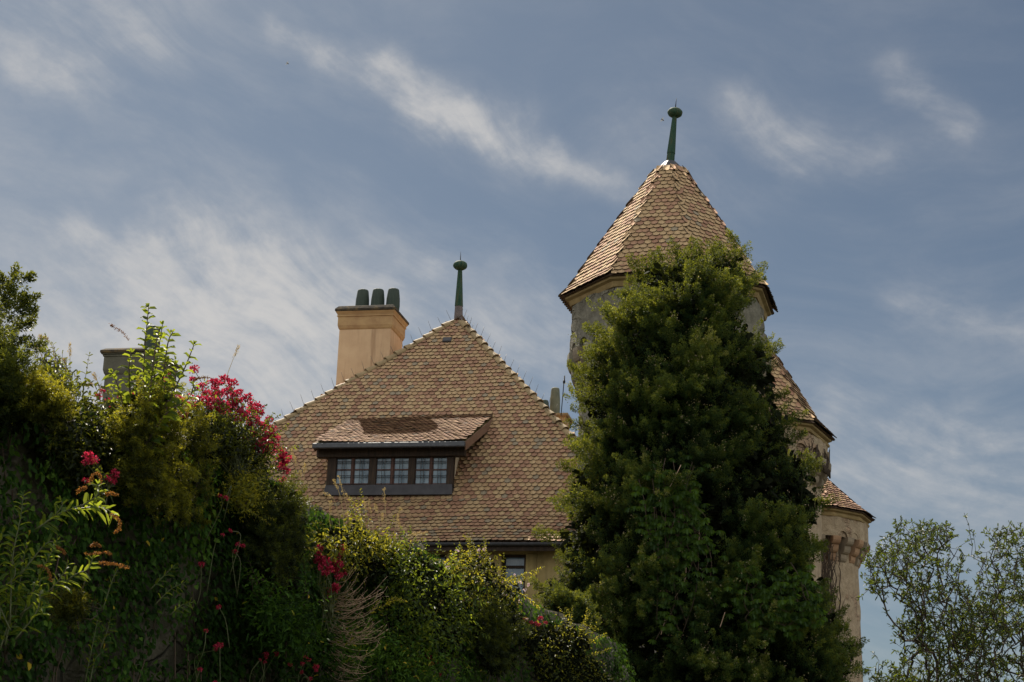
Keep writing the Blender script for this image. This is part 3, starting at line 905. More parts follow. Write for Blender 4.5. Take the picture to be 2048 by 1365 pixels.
# posts, beam, sill
mb = MB()
sA, zTop = df(637, 897); sB, zB = df(931, 914)
dbox(mb, sA, sB, zB, zTop + .12, -.16, .10, bev=.015)
sPA, _ = df(654, 940); sPB, zS = df(907, 970)
for (xa, xb, d0_) in ((655, 673, -.06), (738, 753, -.05), (817, 831, -.05), (894, 908, -.06)):
    a_, _ = df(xa, 940); b__, _ = df(xb, 940); dbox(mb, a_, b__, zS, zB, d0_, .12, bev=.012)
a_, _ = df(655, 970); b__, _ = df(908, 970)
dbox(mb, a_ + .01, b__ - .01, zB - .02, zB + .04, -.02, .1); dbox(mb, a_ + .01, b__ - .01, zS - .04, zS + .012, -.02, .1)
frame = mb.build('dormer_frame', M['oak'], house)
mb = MB(); a_, zb_ = df(650, 993); b__, _ = df(905, 993)
mb.add([hb(a_ - .02, dd0 - .17, zb_), hb(b__ + .02, dd0 - .17, zb_), hb(b__ - .01, dd0 - .10, zS), hb(a_ + .03, dd0 - .10, zS),
        hb(a_ - .02, dd0 + .3, zb_), hb(b__ + .02, dd0 + .3, zb_), hb(b__ - .01, dd0 + .12, zS), hb(a_ + .03, dd0 + .12, zS)],
       [(0, 1, 2, 3), (3, 2, 6, 7), (1, 5, 6, 2), (4, 0, 3, 7), (0, 4, 5, 1)])
mb.build('dormer_sill', M['lead'], frame)
# plastered cheeks run back into the roof
for (s_, sg) in ((df(907, 940)[0] - .03, 1), (df(656, 940)[0] + .03, -1)):
    d1_ = 2.4
    mb = MB(); mb.prism([hb(s_, dd0 + .02, zb_ + .1), hb(s_, dd0 + .02, zTop + .1), hb(s_, dd0 + d1_, zTop + .1 + d1_ * math.tan(rad(20))), hb(s_, dd0 + d1_, zb_ + .3)], -E * sg * .12)
    mb.build('dormer_cheek', M['cheek'], house)
mb = MB(); mb.box(hb((sPA + sPB) / 2, dd0 + 1.2, (zS + zB) / 2), (E, B, Z3), ((sPB - sPA) / 2 - .2, .05, (zB - zS) / 2)); mb.build('dormer_back', M['iron'], frame)
for (xa, xb) in ((674, 737), (754, 816), (832, 893)):
    a_, zu = df(xa, 911); b__, zd = df(xb, 969)
    mb = MB(); mid = (a_ + b__) / 2
    dz_ = (zu - zd)
    for (u0, u1) in ((a_ - .03, mid - .012), (mid + .012, b__ + .03)):
        dbox(mb, u0, u0 + .05, zd, zu, -.0, .05, 0); dbox(mb, u1 - .05, u1, zd, zu, 0, .05, 0)
        dbox(mb, u0 + .06, u1 - .06, zd, zd + .035, .002, .048, 0); dbox(mb, u0 + .06, u1 - .06, zu - .035, zu, .002, .048, 0)
        dbox(mb, u0 + .06, u1 - .06, (zu + zd) / 2 - .022, (zu + zd) / 2 + .022, .004, .046, 0)
    dbox(mb, mid - .03, mid + .03, zd, zu, -.03, .0, 0, bev=.006)
    w_o = mb.build('dormer_window', M['redwood'], house)
    mb = MB()
    for (u0, u1) in ((a_ + .03, mid - .07), (mid + .07, b__ - .03)): dbox(mb, u0 - .01, u1 + .01, zd + .04, zu - .04, .028, .034)
    mb.build('pane', M['glass'], w_o)
    mb = MB()
    for (u0, u1) in ((a_ + .03, mid - .07), (mid + .07, b__ - .03)):
        cx = (u0 + u1) / 2
        for off in (-.045, .045): dbox(mb, cx + off - .007, cx + off + .007, zd - .02, zu + .03, -.055, -.037)
        for zz in (zd + dz_ * .24, zd + dz_ * .30, zd + dz_ * .72, zd + dz_ * .78): dbox(mb, u0 - .05, u1 + .05, zz - .0065, zz + .0065, -.035, -.020)
    mb.build('window_grille', M['iron'], w_o)
    SILLZ = zd


def chimney(parent, front_px, cap_top, cap_bot, band, shaft_bot, Y, depth, mats, potpx, pot_rows, pot_h, pot_w, ofs=(1, 1)):
    """chimney seen with its front face at distance Y; pixel arguments are (x left, x right, y)"""
    (xl, xr, yb) = front_px
    p = at((xl + xr) / 2, yb, Y)
    f = lambda px, py: on_plane(px, py, p, -B)
    sa_ = (f(xl, yb) - p) @ E; sb_ = (f(xr, yb) - p) @ E
    hs = (sb_ - sa_) / 2; c = p + E * ((sa_ + sb_) / 2) + B * depth / 2; hd = depth / 2
    z = lambda py: f((xl + xr) / 2, py)[2]
    zt, zc, zb1, zb2 = z(cap_top), z(cap_bot), z(band[0]), z(band[1])
    mb = MB(); mb.loft(c, E, B, hs, hd, [(.0, z(shaft_bot)), (0, zb2 - .02)]); ch = mb.build('chimney', mats[0], parent)
    mb = MB()
    h = zb1 - zb2
    mb.loft(c, E, B, hs, hd, [(.004, zb2 - .14), (.03, zb2 - .10), (.05, zb2 - .03), (.06, zb2), (.06, zb1), (.09, zb1 + .01), (.09, zb1 + .05), (.07, zb1 + .055),
                              (.09, zb1 + .10), (.13, zc - .02), (.14, zc)])
    mb.build('chimney_band', mats[1], ch)
    mb = MB(); mb.loft(c, E, B, hs, hd, [(.13, zc), (.16, zc + .02), (.16, zc + .09), (.07, zt - .02), (.04, zt)]); mb.build('chimney_cap', mats[2], ch)
    for px in potpx:
        for dd in pot_rows:
            q = f(px, cap_top); q = q + B * (hd + dd) - Z3 * .06
            q[2] = zt - .04
            mb = MB(); w = pot_w
            mb.lathe(q, [(w * .92, 0), (w, .06), (w * 1.06, pot_h * .3), (w * 1.02, pot_h * .6), (w * .86, pot_h * .95), (w * .80, pot_h), (w * .6, pot_h + .02), (w * .56, pot_h - .05)], 40, flute=.025, nfl=10)
            mb.build('chimney_pot', mats[3], ch)
    return ch


hipm = on_plane(740, 733, O, NRM)
YC = hipm[1] + 0.9
chimney(house, (677, 780, 690), 612, 624, (634, 651), 800, YC, 1.55, (M['chimney'], M['chimney_stone'], M['cap_dark'], M['pot']), (711, 742, 773), (0,), .86, .225)
c2 = chimney(house, (1084, 1128, 850), 829, 833, (836, 842), 960, 63.0, 1.0, (M['chimney_stone'], M['chimney_stone'], M['hip'], M['pot_grey']), (1107,), (-.25,), 1.12, .185)
q = at(1088, 829, 64.2); mb = MB(); mb.lathe(q - Z3 * .3, [(.17, 0), (.19, .3), (.19, .6), (.15, .84), (.1, .86)], 28, flute=.025, nfl=10); mb.build('chimney_pot', M['pot'], c2)

# wing with the grey chimney far left, its roof hidden behind the hedge top
wing = thing('house_wing', (*at(270, 900, 52)[:2], TERR), 'house wing at the far left, only its grey stone chimney rising behind the leafy shoots', 'house')
cw = at(280, 800, 52.0)
mb = MB(); mb.box((cw[0] - 2, cw[1] + 2, 8.5), (E, B, Z3), (4.5, 3.2, 4.0)); mb.build('wall', M['ashlar'], wing)
mb = MB(); mb.prism([hb0 for hb0 in (np.array([cw[0] - 2, cw[1] + 2, 12.5]) - E * 4.9 - B * 3.6, np.array([cw[0] - 2, cw[1] + 2, 12.5]) - E * 4.9 + B * 3.6, np.array([cw[0] - 2, cw[1] + 2, 14.3]) - E * 4.9)], E * 9.8)
wroof = mb.build('roof', M['tile_bed'], wing)
wt_ = Tiles(.19, .168); wo_ = np.array([cw[0] - 2, cw[1] + 2, 12.5]); wu = unit(B * 3.6 + Z3 * 1.8); wu2 = unit(-B * 3.6 + Z3 * 1.8); wl_ = math.hypot(3.6, 1.8)
wt_.field(wo_ - E * 4.9 - B * 3.6, E, wu, [(0, -.05), (9.8, -.05), (9.8, wl_), (0, wl_)]); wt_.field(wo_ + E * 4.9 + B * 3.6, -E, wu2, [(0, -.05), (9.8, -.05), (9.8, wl_), (0, wl_)])
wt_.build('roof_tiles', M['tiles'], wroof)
chimney(wing, (211, 302, 740), 697, 708, (714, 740), 880, 49.0, 1.7, (M['dark_stone'], M['dark_stone'], M['cap_dark'], M['pot']), (279,), (0,), .95, .23)


# ------------------------------------------------------------------ towers
def tower(name, label, cpx, Y, R, nside, phi0, apex_px, flare, wallR, z_corb, shaftR, zbot, ncorb, mat, rmat, corb, top_r=0.0, batter=0.0, tile=(0.19, 0.168), noise=1.0):
    c = at(*cpx, Y); zc = c[2]; cx, cy = c[0], c[1]
    az0 = math.atan2(cx, cy)
    th = thing(name, (cx, cy, max(zbot, 0)), label, 'tower')
    # direction with image angle phi: 0 faces the viewer, +90 is to the right
    def dr(phi):
        a = phi + 0.0
        f = np.array([-math.sin(az0), -math.cos(az0), 0]); r = np.array([math.cos(az0), -math.sin(az0), 0])
        return f * math.cos(a) + r * math.sin(a)
    C0 = np.array([cx, cy, 0.0])
    apz = at(*apex_px, Y)[2]
    angs = [rad(phi0 + 360.0 / nside * k) for k in range(nside)]
    rt = top_r; rf = R - flare[0]; zf = zc + flare[1]
    rings = [(R, zc), (rf, zf), (max(rt, .02), apz)]
    mb = MB(); vs = []
    for (r, z) in rings:
        for a in angs: vs.append(C0 + dr(a) * r + Z3 * z)
    fs = []
    for i in range(2):
        for k in range(nside): fs.append((i * nside + k, i * nside + (k + 1) % nside, (i + 1) * nside + (k + 1) % nside, (i + 1) * nside + k))
    fs.append(tuple(range(nside))[::-1]); fs.append(tuple(2 * nside + k for k in range(nside)))
    mb.add(vs, fs); rf_o = mb.build('roof', M['tile_bed'], th)
    T = Tiles(tile[0], tile[1], rough=noise)
    for k in range(nside):
        a0, a1 = angs[k], angs[(k + 1) % nside]
        for (r0, z0), (r1, z1) in ((rings[0], rings[1]), (rings[1], rings[2])):
            p0, p1 = C0 + dr(a0) * r0 + Z3 * z0, C0 + dr(a1) * r0 + Z3 * z0
            q0, q1 = C0 + dr(a0) * r1 + Z3 * z1, C0 + dr(a1) * r1 + Z3 * z1
            e = unit(p1 - p0); n_ = unit(np.cross(e, q0 - p0)); u = np.cross(n_, e)
            if n_[2] < 0: continue
            f = lambda p: ((p - p0) @ e, (p - p0) @ u)
            T.field(p0, e, u, [np.array(f(p0)) + [-.03, -.05], np.array(f(p1)) + [.03, -.05], np.array(f(q1)) + [.03, 0], np.array(f(q0)) + [-.03, 0]])
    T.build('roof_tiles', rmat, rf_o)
    # cornice under the eaves
    mb = MB(); vs = []; prof = [(wallR - .05, zc - .26), (wallR + .03, zc - .25), (wallR + .05, zc - .20), (R - .20, zc - .11), (R - .10, zc - .07), (R - .09, zc - .01), (wallR - .3, zc - .01)]
    for (r, z) in prof:
        for a in angs: vs.append(C0 + dr(a) * r + Z3 * z)
    fs = [(i * nside + k, i * nside + (k + 1) % nside, (i + 1) * nside + (k + 1) % nside, (i + 1) * nside + k) for i in range(len(prof) - 1) for k in range(nside)]
    mb.add(vs, fs); mb.build('cornice', M['cornice'], th)
    # rough wall: polygon rings with displaced points
    def ring_wall(nm, rfun, za, zb, nz, m, amp, soft=0.35):
        per = 14; na = nside * per; zs_ = np.linspace(za, zb, nz)
        A = np.array([angs[0] + 2 * math.pi * j / na for j in range(na)])
        loc = (np.arange(na) % per) / per * 2 * math.pi / nside - math.pi / nside
        rho = math.cos(math.pi / nside) / np.cos(loc); rho = rho * (1 - soft) + soft * (1 + math.cos(math.pi / nside)) / 2
        Dv = np.array([dr(a) for a in A])
        V = []
        for z in zs_:
            arc = np.arange(na) / na * 2 * math.pi * wallR
            d = amp * (.5 * vnoise(arc + 50, np.full(na, z + 40), 1.1, 11) + .35 * vnoise(arc + 50, np.full(na, z + 40), 3.0, 12) + .3 * vnoise(arc + 9, np.full(na, z + 40), 7.0, 13) - .55)
            d[:] += 0
            V.append(C0 + Dv * (rfun(z) * rho + d)[:, None] + Z3 * z)
        V = np.concatenate(V)
        F = np.array([(i * na + k, i * na + (k + 1) % na, (i + 1) * na + (k + 1) % na, (i + 1) * na + k) for i in range(nz - 1) for k in range(na)])
        return np_mesh(nm, V, [F], m, th, None, True)
    zt = z_corb[0]; zl = z_corb[1]
    ring_wall('wall', lambda z: wallR, zt, zc - .2, 40, mat, .10)
    ring_wall('shaft', lambda z: shaftR + batter * max(0, zt - z), zbot, zt + .5, 90, mat, .10, .6)
    # corbels carrying the upper wall, an arch between each pair
    hgt = zt - zl
    for k in range(ncorb):
        a = 2 * math.pi * (k + .35) / ncorb
        d_ = dr(a); t_ = np.cross(Z3, d_); w_ = min(.17, math.pi * wallR / ncorb * .52)
        prof = []
        for i, (f0, f1) in enumerate(((.34, .0), (.67, .34), (1.0, .67))):
            za, zb = zl + hgt * i / 3, zl + hgt * (i + 1) / 3
            for q in range(5):
                t = q / 4 * math.pi / 2
                prof.append((shaftR - .12 + .02 + (wallR + .05 - shaftR + .1) * (f1 + (f0 - f1) * math.sin(t)), za + (zb - za) * .8 * (1 - math.cos(t))))
            prof.append((prof[-1][0], zb))
        mb = MB(); pl = [C0 + d_ * (shaftR - .3) + Z3 * zl] + [C0 + d_ * r + Z3 * z for r, z in prof] + [C0 + d_ * (shaftR - .3) + Z3 * zt]
        mb.prism([p - t_ * w_ for p in pl], t_ * 2 * w_)
        mb.build('corbel', corb[k % len(corb)], th)
        a2 = 2 * math.pi * (k + .85) / ncorb; dm = dr(a2); tm = np.cross(Z3, dm); hw = math.pi * wallR / ncorb + .02; ar = hw - w_ * .8
        mb = MB(); pl = [(-hw, 0), (-hw, hgt * .5), (hw, hgt * .5), (hw, 0)] + [(ar * math.cos(t), ar * 1.15 * math.sin(t)) for t in np.linspace(0, math.pi, 9)]
        q3 = [C0 + dm * (wallR - .30) + tm * x + Z3 * (zt - .02 + z) for x, z in pl]
        mb.prism(q3, dm * .27); mb.build('corbel_arch', mat, th)
    return th, C0, dr, zc, apz


zat = lambda px, py, Y: at(px, py, Y)[2]
Y1 = 47.0
t1o, C1, dr1, zc1, ap1 = tower('castle_tower', 'big grey castle tower with eight sided tiled roof and green ball finial, behind the juniper', (1338, 611), Y1, 3.14, 8, 13, (1347, 346), (.28, .33), 2.86,
                               (zat(1338, 722, Y1), zat(1338, 800, Y1)), 2.62, TERR - 1, 26, M['tower_wall'], M['tiles_tower'], [M['grey_stone'], M['corbel']], top_r=.46, tile=(0.20, 0.168))
# lead cone and finial
mb = MB(); mb.lathe(C1 + Z3 * (ap1 - .06), [(.50, 0), (.44, .08), (.24, .32), (.16, .40)], 8, phase=rad(20), smooth=False); mb.build('lead_cap', M['lead'], t1o)
finial(t1o, C1 + Z3 * (ap1 + .28), (1350, 226), Y1, .135, .07, .222, .155)
mb = MB(); mb.tube([at(1129, 752, 46.8), at(1128.5, 766, 46.8), at(1127, 768, 46.8)], .02, 6)
mb.tube([at(1129, 752, 46.8), at(1122, 832, 47.5)], .014, 6); mb.lathe(at(1128.2, 764, 46.8) - Z3 * .05, [(.02, 0), (.035, .02), (.035, .08), (.02, .1)], 8)
mb.build('lightning_cable', M['iron'], t1o)

Y2 = 54.0
t2o, C2, dr2, zc2, ap2 = tower('castle_tower', 'middle castle tower with steep concave tiled roof, right of the juniper', (1474, 876), Y2, 3.14, 8, 50, (1474, 600), (.55, .55), 2.95,
                               (zat(1600, 938, Y2), zat(1600, 985, Y2)), 2.72, TERR - 1, 24, M['tower_wall_warm'], M['tiles_tower'], [M['corbel']], tile=(0.19, 0.17))
Y3 = 60.0
t3o, C3, dr3, zc3, ap3 = tower('castle_tower', 'lowest castle tower at the right with corbelled top and low tiled roof', (1593, 1041), Y3, 2.70, 12, 30, (1593, 912), (.4, .28), 2.50,
                               (zat(1690, 1096, Y3), zat(1690, 1142, Y3)), 2.14, TERR - 3, 26, M['tower_wall_warm'], M['tiles_far'], [M['corbel_warm'], M['corbel']], batter=.012, tile=(0.17, 0.14))
# ------------------------------------------------------------------ vegetation helpers
RIGHT = RM @ np.array([1.0, 0, 0]); UPV = RM @ np.array([0, 1.0, 0])


def vol(poly, Yf, T, n, front=0.72, shell=0.35, soft=0.8, inset=0.0):
    """n points in a rounded body whose outline is poly (photo pixels), centred Yf metres ahead, T metres half thick"""
    poly = np.array(poly, float); lo, hi = poly.min(0), poly.max(0)
    out = []
    while sum(map(len, out)) < n:
        p = lo + rng.random((n * 2, 2)) * (hi - lo); p = p[in_poly(p, poly)]
        if inset: p = p[edge_dist(p, poly)[0] > inset]
        out.append(p)
    p = np.concatenate(out)[:n]
    d, foot = edge_dist(p, poly); dm = max(d.max() * soft, 1e-6)
    r = np.clip(d / dm, 0, 1); t = T * np.sqrt(1 - (1 - r) ** 2)
    sgn = np.where(rng.random(n) < front, -1.0, 1.0)
    dep = sgn * t * (1 - shell * rng.random(n) ** 1.5)
    Y = (Yf(p[:, 0], p[:, 1]) if callable(Yf) else np.full(n, float(Yf))) + dep
    P = at(p[:, 0], p[:, 1], Y)
    o2 = unit(foot - p) * (1 - r)[:, None]
    outw = o2[:, :1] * RIGHT - o2[:, 1:] * UPV + np.array([0, 1.0, 0]) * (sgn * r)[:, None]
    return P, unit(outw)


def sprays(L, P, A, n_tw, n_lf, tw_len, lf_len, lf_w, spread, tint, flat_=0.0, lf_spread=0.8):
    """feathery conifer sprays: every clump is a fan of twigs set with scale leaves"""
    m = len(P)
    D = unit(A[:, None] + rng.normal(size=(m, n_tw, 3)) * spread)
    if flat_: D[..., 2] -= flat_; D = unit(D)
    l = tw_len * rng.uniform(.55, 1.15, (m, n_tw, 1))
    f = (np.arange(n_lf) + rng.random((m, n_tw, n_lf))) / n_lf
    base = P[:, None, None] + D[:, :, None] * (l[..., None] * f[..., None])
    base[..., 2] -= (f ** 2) * tw_len * flat_ * .4
    ld = unit(D[:, :, None] + rng.normal(size=(m, n_tw, n_lf, 3)) * lf_spread * (1.15 - f[..., None]))
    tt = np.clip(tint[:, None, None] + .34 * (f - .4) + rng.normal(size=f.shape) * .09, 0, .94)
    k = m * n_tw * n_lf
    L.needles(base.reshape(k, 3), ld.reshape(k, 3), lf_len * rng.uniform(.6, 1.2, k), lf_w * rng.uniform(.7, 1.2, k), tt.reshape(k))
    return D, l


def plumes(L, P, D, ln, rad_, n, lf, w, tint, grad=.42, fwd=.55):
    """dense finger-like sprays: scale leaves packed along an axis, lighter towards the tip"""
    m = len(P); ln = np.broadcast_to(ln, (m,))
    f = rng.random((m, n)) ** .85
    c = P[:, None] + D[:, None] * (ln[:, None] * f)[..., None]
    o = rng.normal(size=(m, n, 3)); o = unit(o - D[:, None] * (o * D[:, None]).sum(-1, keepdims=True))
    rr = rad_ * (1.05 - .75 * f ** 1.6) * np.sqrt(rng.random((m, n)))
    p = c + o * rr[..., None]
    d = unit(D[:, None] * fwd * (.6 + f[..., None]) + o * .75 + rng.normal(size=(m, n, 3)) * .3)
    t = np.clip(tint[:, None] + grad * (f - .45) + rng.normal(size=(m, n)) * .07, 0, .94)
    k = m * n
    L.needles(p.reshape(k, 3), d.reshape(k, 3), lf * rng.uniform(.65, 1.2, k), w * rng.uniform(.7, 1.2, k), t.reshape(k))


def bough_plumes(L, P, A, per, blen, spread, pl, pr, n, lf, w, tint, up=.4):
    """each bough reaches outwards from P along A and carries a fan of plumes"""
    m = len(P)
    ax = unit(A + rng.normal(size=A.shape) * .25 + np.array([0, 0, up * .4]))
    f = np.linspace(.0, 1, per)[None] + rng.normal(size=(m, per)) * .08
    q = P[:, None] + ax[:, None] * (blen * (f - .5))[..., None] + rng.normal(size=(m, per, 3)) * blen * .12
    d = unit(ax[:, None] * .7 + rng.normal(size=(m, per, 3)) * spread + np.array([0, 0, up]))
    tt = np.repeat(tint, per) + (f.ravel() - .5) * .36 + rng.normal(size=m * per) * .06
    plumes(L, q.reshape(-1, 3), d.reshape(-1, 3), pl * rng.uniform(.65, 1.2, m * per), pr, n, lf, w, tt)
    return q.reshape(-1, 3), d.reshape(-1, 3)


def boughs(P, O_, per, r, up=0.5, along=0.35):
    """scatter clumps round bough centres, so that the crown is lumpy"""
    n = len(P)
    q = P[:, None] + O_[:, None] * (rng.random((n, per, 1)) * along) + rng.normal(size=(n, per, 3)) * r
    a = unit(O_[:, None] * .7 + rng.normal(size=(n, per, 3)) * .35 + np.array([0, 0, up]))
    return q.reshape(-1, 3), a.reshape(-1, 3)


def curve(pts, n=14, wob=0.0):
    """smooth polyline through 3-D points"""
    pts = [np.array(p, float) for p in pts]
    pts = [2 * pts[0] - pts[1]] + pts + [2 * pts[-1] - pts[-2]]
    out = []
    segs = len(pts) - 3
    for i in range(segs):
        for t in np.linspace(0, 1, max(3, n // segs + 1), endpoint=False):
            a, b, c, d = pts[i:i + 4]
            out.append(.5 * (2 * b + (c - a) * t + (2 * a - 5 * b + 4 * c - d) * t * t + (3 * b - a - 3 * c + d) * t ** 3))
    out.append(pts[-2])
    out = np.array(out)
    if wob: out[1:-1] += rng.normal(size=out[1:-1].shape) * wob
    return out


def pxcurve(px, Y, n=14):
    Y = Y if hasattr(Y, '__len__') else [Y] * len(px)
    return curve([at(p[0], p[1], y) for p, y in zip(px, Y)], n)


def leafy_stem(L, mb, path, r, ll, lw, gap, tint=0.5, angle=0.9, droop=.3, start=.1, tipscale=.55, opposite=True, face=np.array([0, -.45, .0])):
    """stem tube with opposite leaf pairs turning by a quarter each time"""
    seg = np.linalg.norm(np.diff(path, axis=0), axis=1); cum = np.concatenate([[0], np.cumsum(seg)]); tot = cum[-1]
    mb.tube(path, list(np.linspace(r, r * .4, len(path))), 5)
    s = tot * start; k = random.random() * 3
    P, D, N, LL, W = [], [], [], [], []
    while s < tot:
        i = min(np.searchsorted(cum, s) - 1, len(path) - 2); i = max(i, 0)
        p = path[i] + (path[i + 1] - path[i]) * ((s - cum[i]) / max(seg[i], 1e-6)); t = unit(path[i + 1] - path[i])
        a = unit(np.cross(t, [0.3, 0.2, 0.93])); b = np.cross(t, a)
        sc = 1 - (1 - tipscale) * (s / tot) ** 2
        for sg in ((1, -1) if opposite else (1,)):
            side = a * math.cos(k) * sg + b * math.sin(k) * sg
            d = unit(side * math.sin(angle) + t * math.cos(angle) + rng.normal(size=3) * .15)
            P.append(p); D.append(d); N.append(unit(t + rng.normal(size=3) * .45 + face)); LL.append(ll * sc * random.uniform(.8, 1.15)); W.append(lw * sc)
        k += math.pi / 2 if opposite else 2.4; s += gap * random.uniform(.8, 1.2) * (sc + .2)
    t = unit(path[-1] - path[-2])
    for q in range(3):
        P.append(path[-1]); D.append(unit(t + rng.normal(size=3) * .35)); N.append(unit(rng.normal(size=3))); LL.append(ll * tipscale * .7); W.append(lw * tipscale * .7)
    n = len(P)
    L.blades(np.array(P), np.array(D), np.array(N), np.array(LL), np.array(W), np.clip(tint + rng.normal(size=n) * .18, 0, 1), droop)


def leaf_mass(L, P, A, ll, lw, tint, per=6, r=.08, droop=.25, up=.35):
    """tufts of broad leaves round points"""
    n = len(P)
    q = np.repeat(P, per, 0) + rng.normal(size=(n * per, 3)) * r
    d = unit(np.repeat(A, per, 0) * .6 + rng.normal(size=(n * per, 3)) * .7 + [0, 0, up * .4])
    N = unit(np.repeat(A, per, 0) * .4 + rng.normal(size=(n * per, 3)) * .45 + [0, 0, .7])
    L.blades(q, d, N, ll * rng.uniform(.65, 1.15, n * per), lw * rng.uniform(.7, 1.1, n * per), np.clip(np.repeat(tint, per) + rng.normal(size=n * per) * .14, 0, 1), droop)


def grow(root, targets, step, seed_path=None, pull=0.55):
    """branch skeleton: every target is joined to the nearest earlier node; returns nodes, parents"""
    nodes = [np.array(root, float)]; par = [-1]
    if seed_path is not None:
        for p in seed_path: nodes.append(np.array(p, float)); par.append(len(nodes) - 2)
    tg = targets[np.argsort(np.linalg.norm(targets - root, axis=1))]
    for t in tg:
        N = np.array(nodes); dist = np.linalg.norm(N - t, axis=1)
        rootd = np.linalg.norm(N - root, axis=1); td = np.linalg.norm(t - root)
        cost = dist + pull * np.maximum(0, rootd - td * .75) + np.where(rootd > td, 5, 0)
        i = int(np.argmin(cost)); p0 = N[i]
        d0 = unit(p0 - N[par[i]]) if par[i] >= 0 else Z3
        L_ = dist[i]; k = max(1, int(L_ / step)); last = i
        for j in range(1, k + 1):
            f = j / k
            q = p0 + (t - p0) * f + (d0 * L_ * .10) * f * (1 - f) + rng.normal(size=3) * step * .10 * (f < 1)
            nodes.append(q); par.append(last); last = len(nodes) - 1
    return np.array(nodes), np.array(par)


def branch_mesh(mb, nodes, par, r_tip, expo=2.4, rmax=.2, n=5):
    ch = [[] for _ in nodes]
    for i, p in enumerate(par):
        if p >= 0: ch[p].append(i)
    w = np.zeros(len(nodes))
    for i in range(len(nodes) - 1, -1, -1):
        w[i] = max(1.0, sum(w[c] for c in ch[i]))
    rr = np.minimum(r_tip * w ** (1 / expo), rmax)
    for i in range(len(nodes)):
        for c in ch[i]:
            if par[i] < 0 or c != ch[i][0]:
                path = [nodes[i]]; rads = [rr[c]]; k = c
                while True:
                    path.append(nodes[k]); rads.append(rr[k])
                    if not ch[k]: break
                    k = ch[k][0]
                mb.tube(path, rads, n)
    return [i for i in range(len(nodes)) if not ch[i]], ch


def crown_trunk(parent, base, top, r0, targets, step, r_tip, rmax, name='trunk', mat='bark'):
    mb = MB(); nodes, par = grow(np.array(base), targets, step, [lerp(base, top, f) + rng.normal(size=3) * .02 for f in (.33, .66, 1.0)])
    branch_mesh(mb, nodes, par, r_tip, 2.2, rmax, 5)
    return mb.build(name, M[mat], parent), nodes, par


# ------------------------------------------------------------------ the big juniper
JY = 36.5
JP = [(1462, 470), (1440, 492), (1410, 498), (1385, 484), (1368, 500), (1345, 490), (1330, 512), (1300, 520), (1268, 524), (1256, 548), (1262, 575), (1262, 612), (1235, 625), (1225, 642), (1200, 655), (1178, 660), (1198, 674),
      (1182, 700), (1170, 722), (1152, 742), (1168, 765), (1150, 795), (1160, 815), (1142, 850), (1165, 872), (1180, 905), (1150, 925), (1122, 930), (1140, 950), (1120, 975), (1108, 1003), (1125, 1020), (1125, 1050), (1098, 1066), (1108, 1095), (1120, 1120),
      (1105, 1150), (1072, 1168), (1062, 1200), (1100, 1230), (1150, 1260), (1190, 1300), (1215, 1400), (1230, 1480), (1700, 1480), (1712, 1340), (1722, 1290), (1695, 1240), (1655, 1205), (1652, 1170), (1632, 1130), (1648, 1090), (1640, 1050), (1662, 1000),
      (1640, 960), (1618, 925), (1590, 895), (1602, 870), (1570, 832), (1572, 790), (1556, 752), (1560, 722), (1545, 690), (1520, 660), (1495, 640), (1485, 610), (1480, 580), (1500, 560), (1525, 545), (1502, 540), (1490, 518), (1472, 500)]
jb = at(1430, 1500, JY); jb[2] = 0.0
jun = thing('juniper_tree', jb, 'huge dense dark green juniper before the grey tower, yellow lit along its left edge', 'tree')
L = Leaves()
P, A = vol(JP, JY, 2.65, 780, .78, .16, .8, 27)
nz = .6 * vnoise(P[:, 0] * 1.0 + 30, P[:, 2] * 1.25 + 30, 1.0, 77) + .4 * vnoise(P[:, 0] * 2.1 + 30, P[:, 2] * 2.6 + 30, 1.0, 78); ok = nz > .43; P, A, nz = P[ok], A[ok], nz[ok]
P = P + A * np.clip((nz - .56) * 2.2, -.6, .22)[:, None]
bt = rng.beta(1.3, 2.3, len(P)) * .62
bt = np.clip(bt + (nz - .54) * .9, 0, .7)  # sunken boughs tinted darker, raised ones paler: hollow shade painted into the leaves
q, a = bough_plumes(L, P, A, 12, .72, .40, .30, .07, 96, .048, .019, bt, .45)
P, A = vol(JP, JY, 2.3, 460, .7, .3, .8, 40)
bough_plumes(L, P, A, 9, .6, .5, .32, .08, 50, .055, .022, np.full(len(P), .02), .4)  # deeper layer at the darkest tint, shade between boughs in its colour
# sprays that stick out of the outline
tips = [(1290, 520, -25), (1320, 503, -5), (1400, 493, 0), (1440, 486, 5), (1482, 528, 40), (1263, 560, -70), (1262, 600, -75), (1272, 540, -50), (1305, 530, -20), (1365, 505, 0), (1425, 505, 0), (1300, 560, -60), (1490, 580, 60), (1462, 470, -20), (1528, 545, 80), (1345, 488, -10), (1385, 482, 5), (1262, 522, -60), (1176, 658, -75), (1214, 618, -50), (1150, 742, -60), (1150, 796, -80), (1142, 850, -85), (1142, 880, -70), (1120, 930, -75), (1110, 1003, -80),
        (1075, 1066, -80), (1065, 1168, -70), (1560, 690, 70), (1574, 790, 80), (1604, 870, 80), (1640, 925, 70), (1664, 1000, 80), (1650, 1092, 85), (1655, 1170, 85), (1725, 1285, 80), (1500, 600, 60), (1585, 836, 75), (1300, 515, -30), (1420, 490, 0), (1198, 690, -70), (1120, 1110, -80), (1690, 1225, 60)]
tp = []
for (x, y, an) in tips:
    d = math.sin(rad(an)), -math.cos(rad(an))
    e_ = at(x, y, JY - random.uniform(-.5, .6)); s_ = e_ - (d[0] * RIGHT - d[1] * UPV) * .75 - Z3 * .12
    for f in np.linspace(0, .85, 20):
        tp.append((lerp(s_, e_, f) + rng.normal(size=3) * .13 * (1.05 - f), unit((d[0] * RIGHT - d[1] * UPV) + rng.normal(size=3) * .3 + Z3 * .4)))
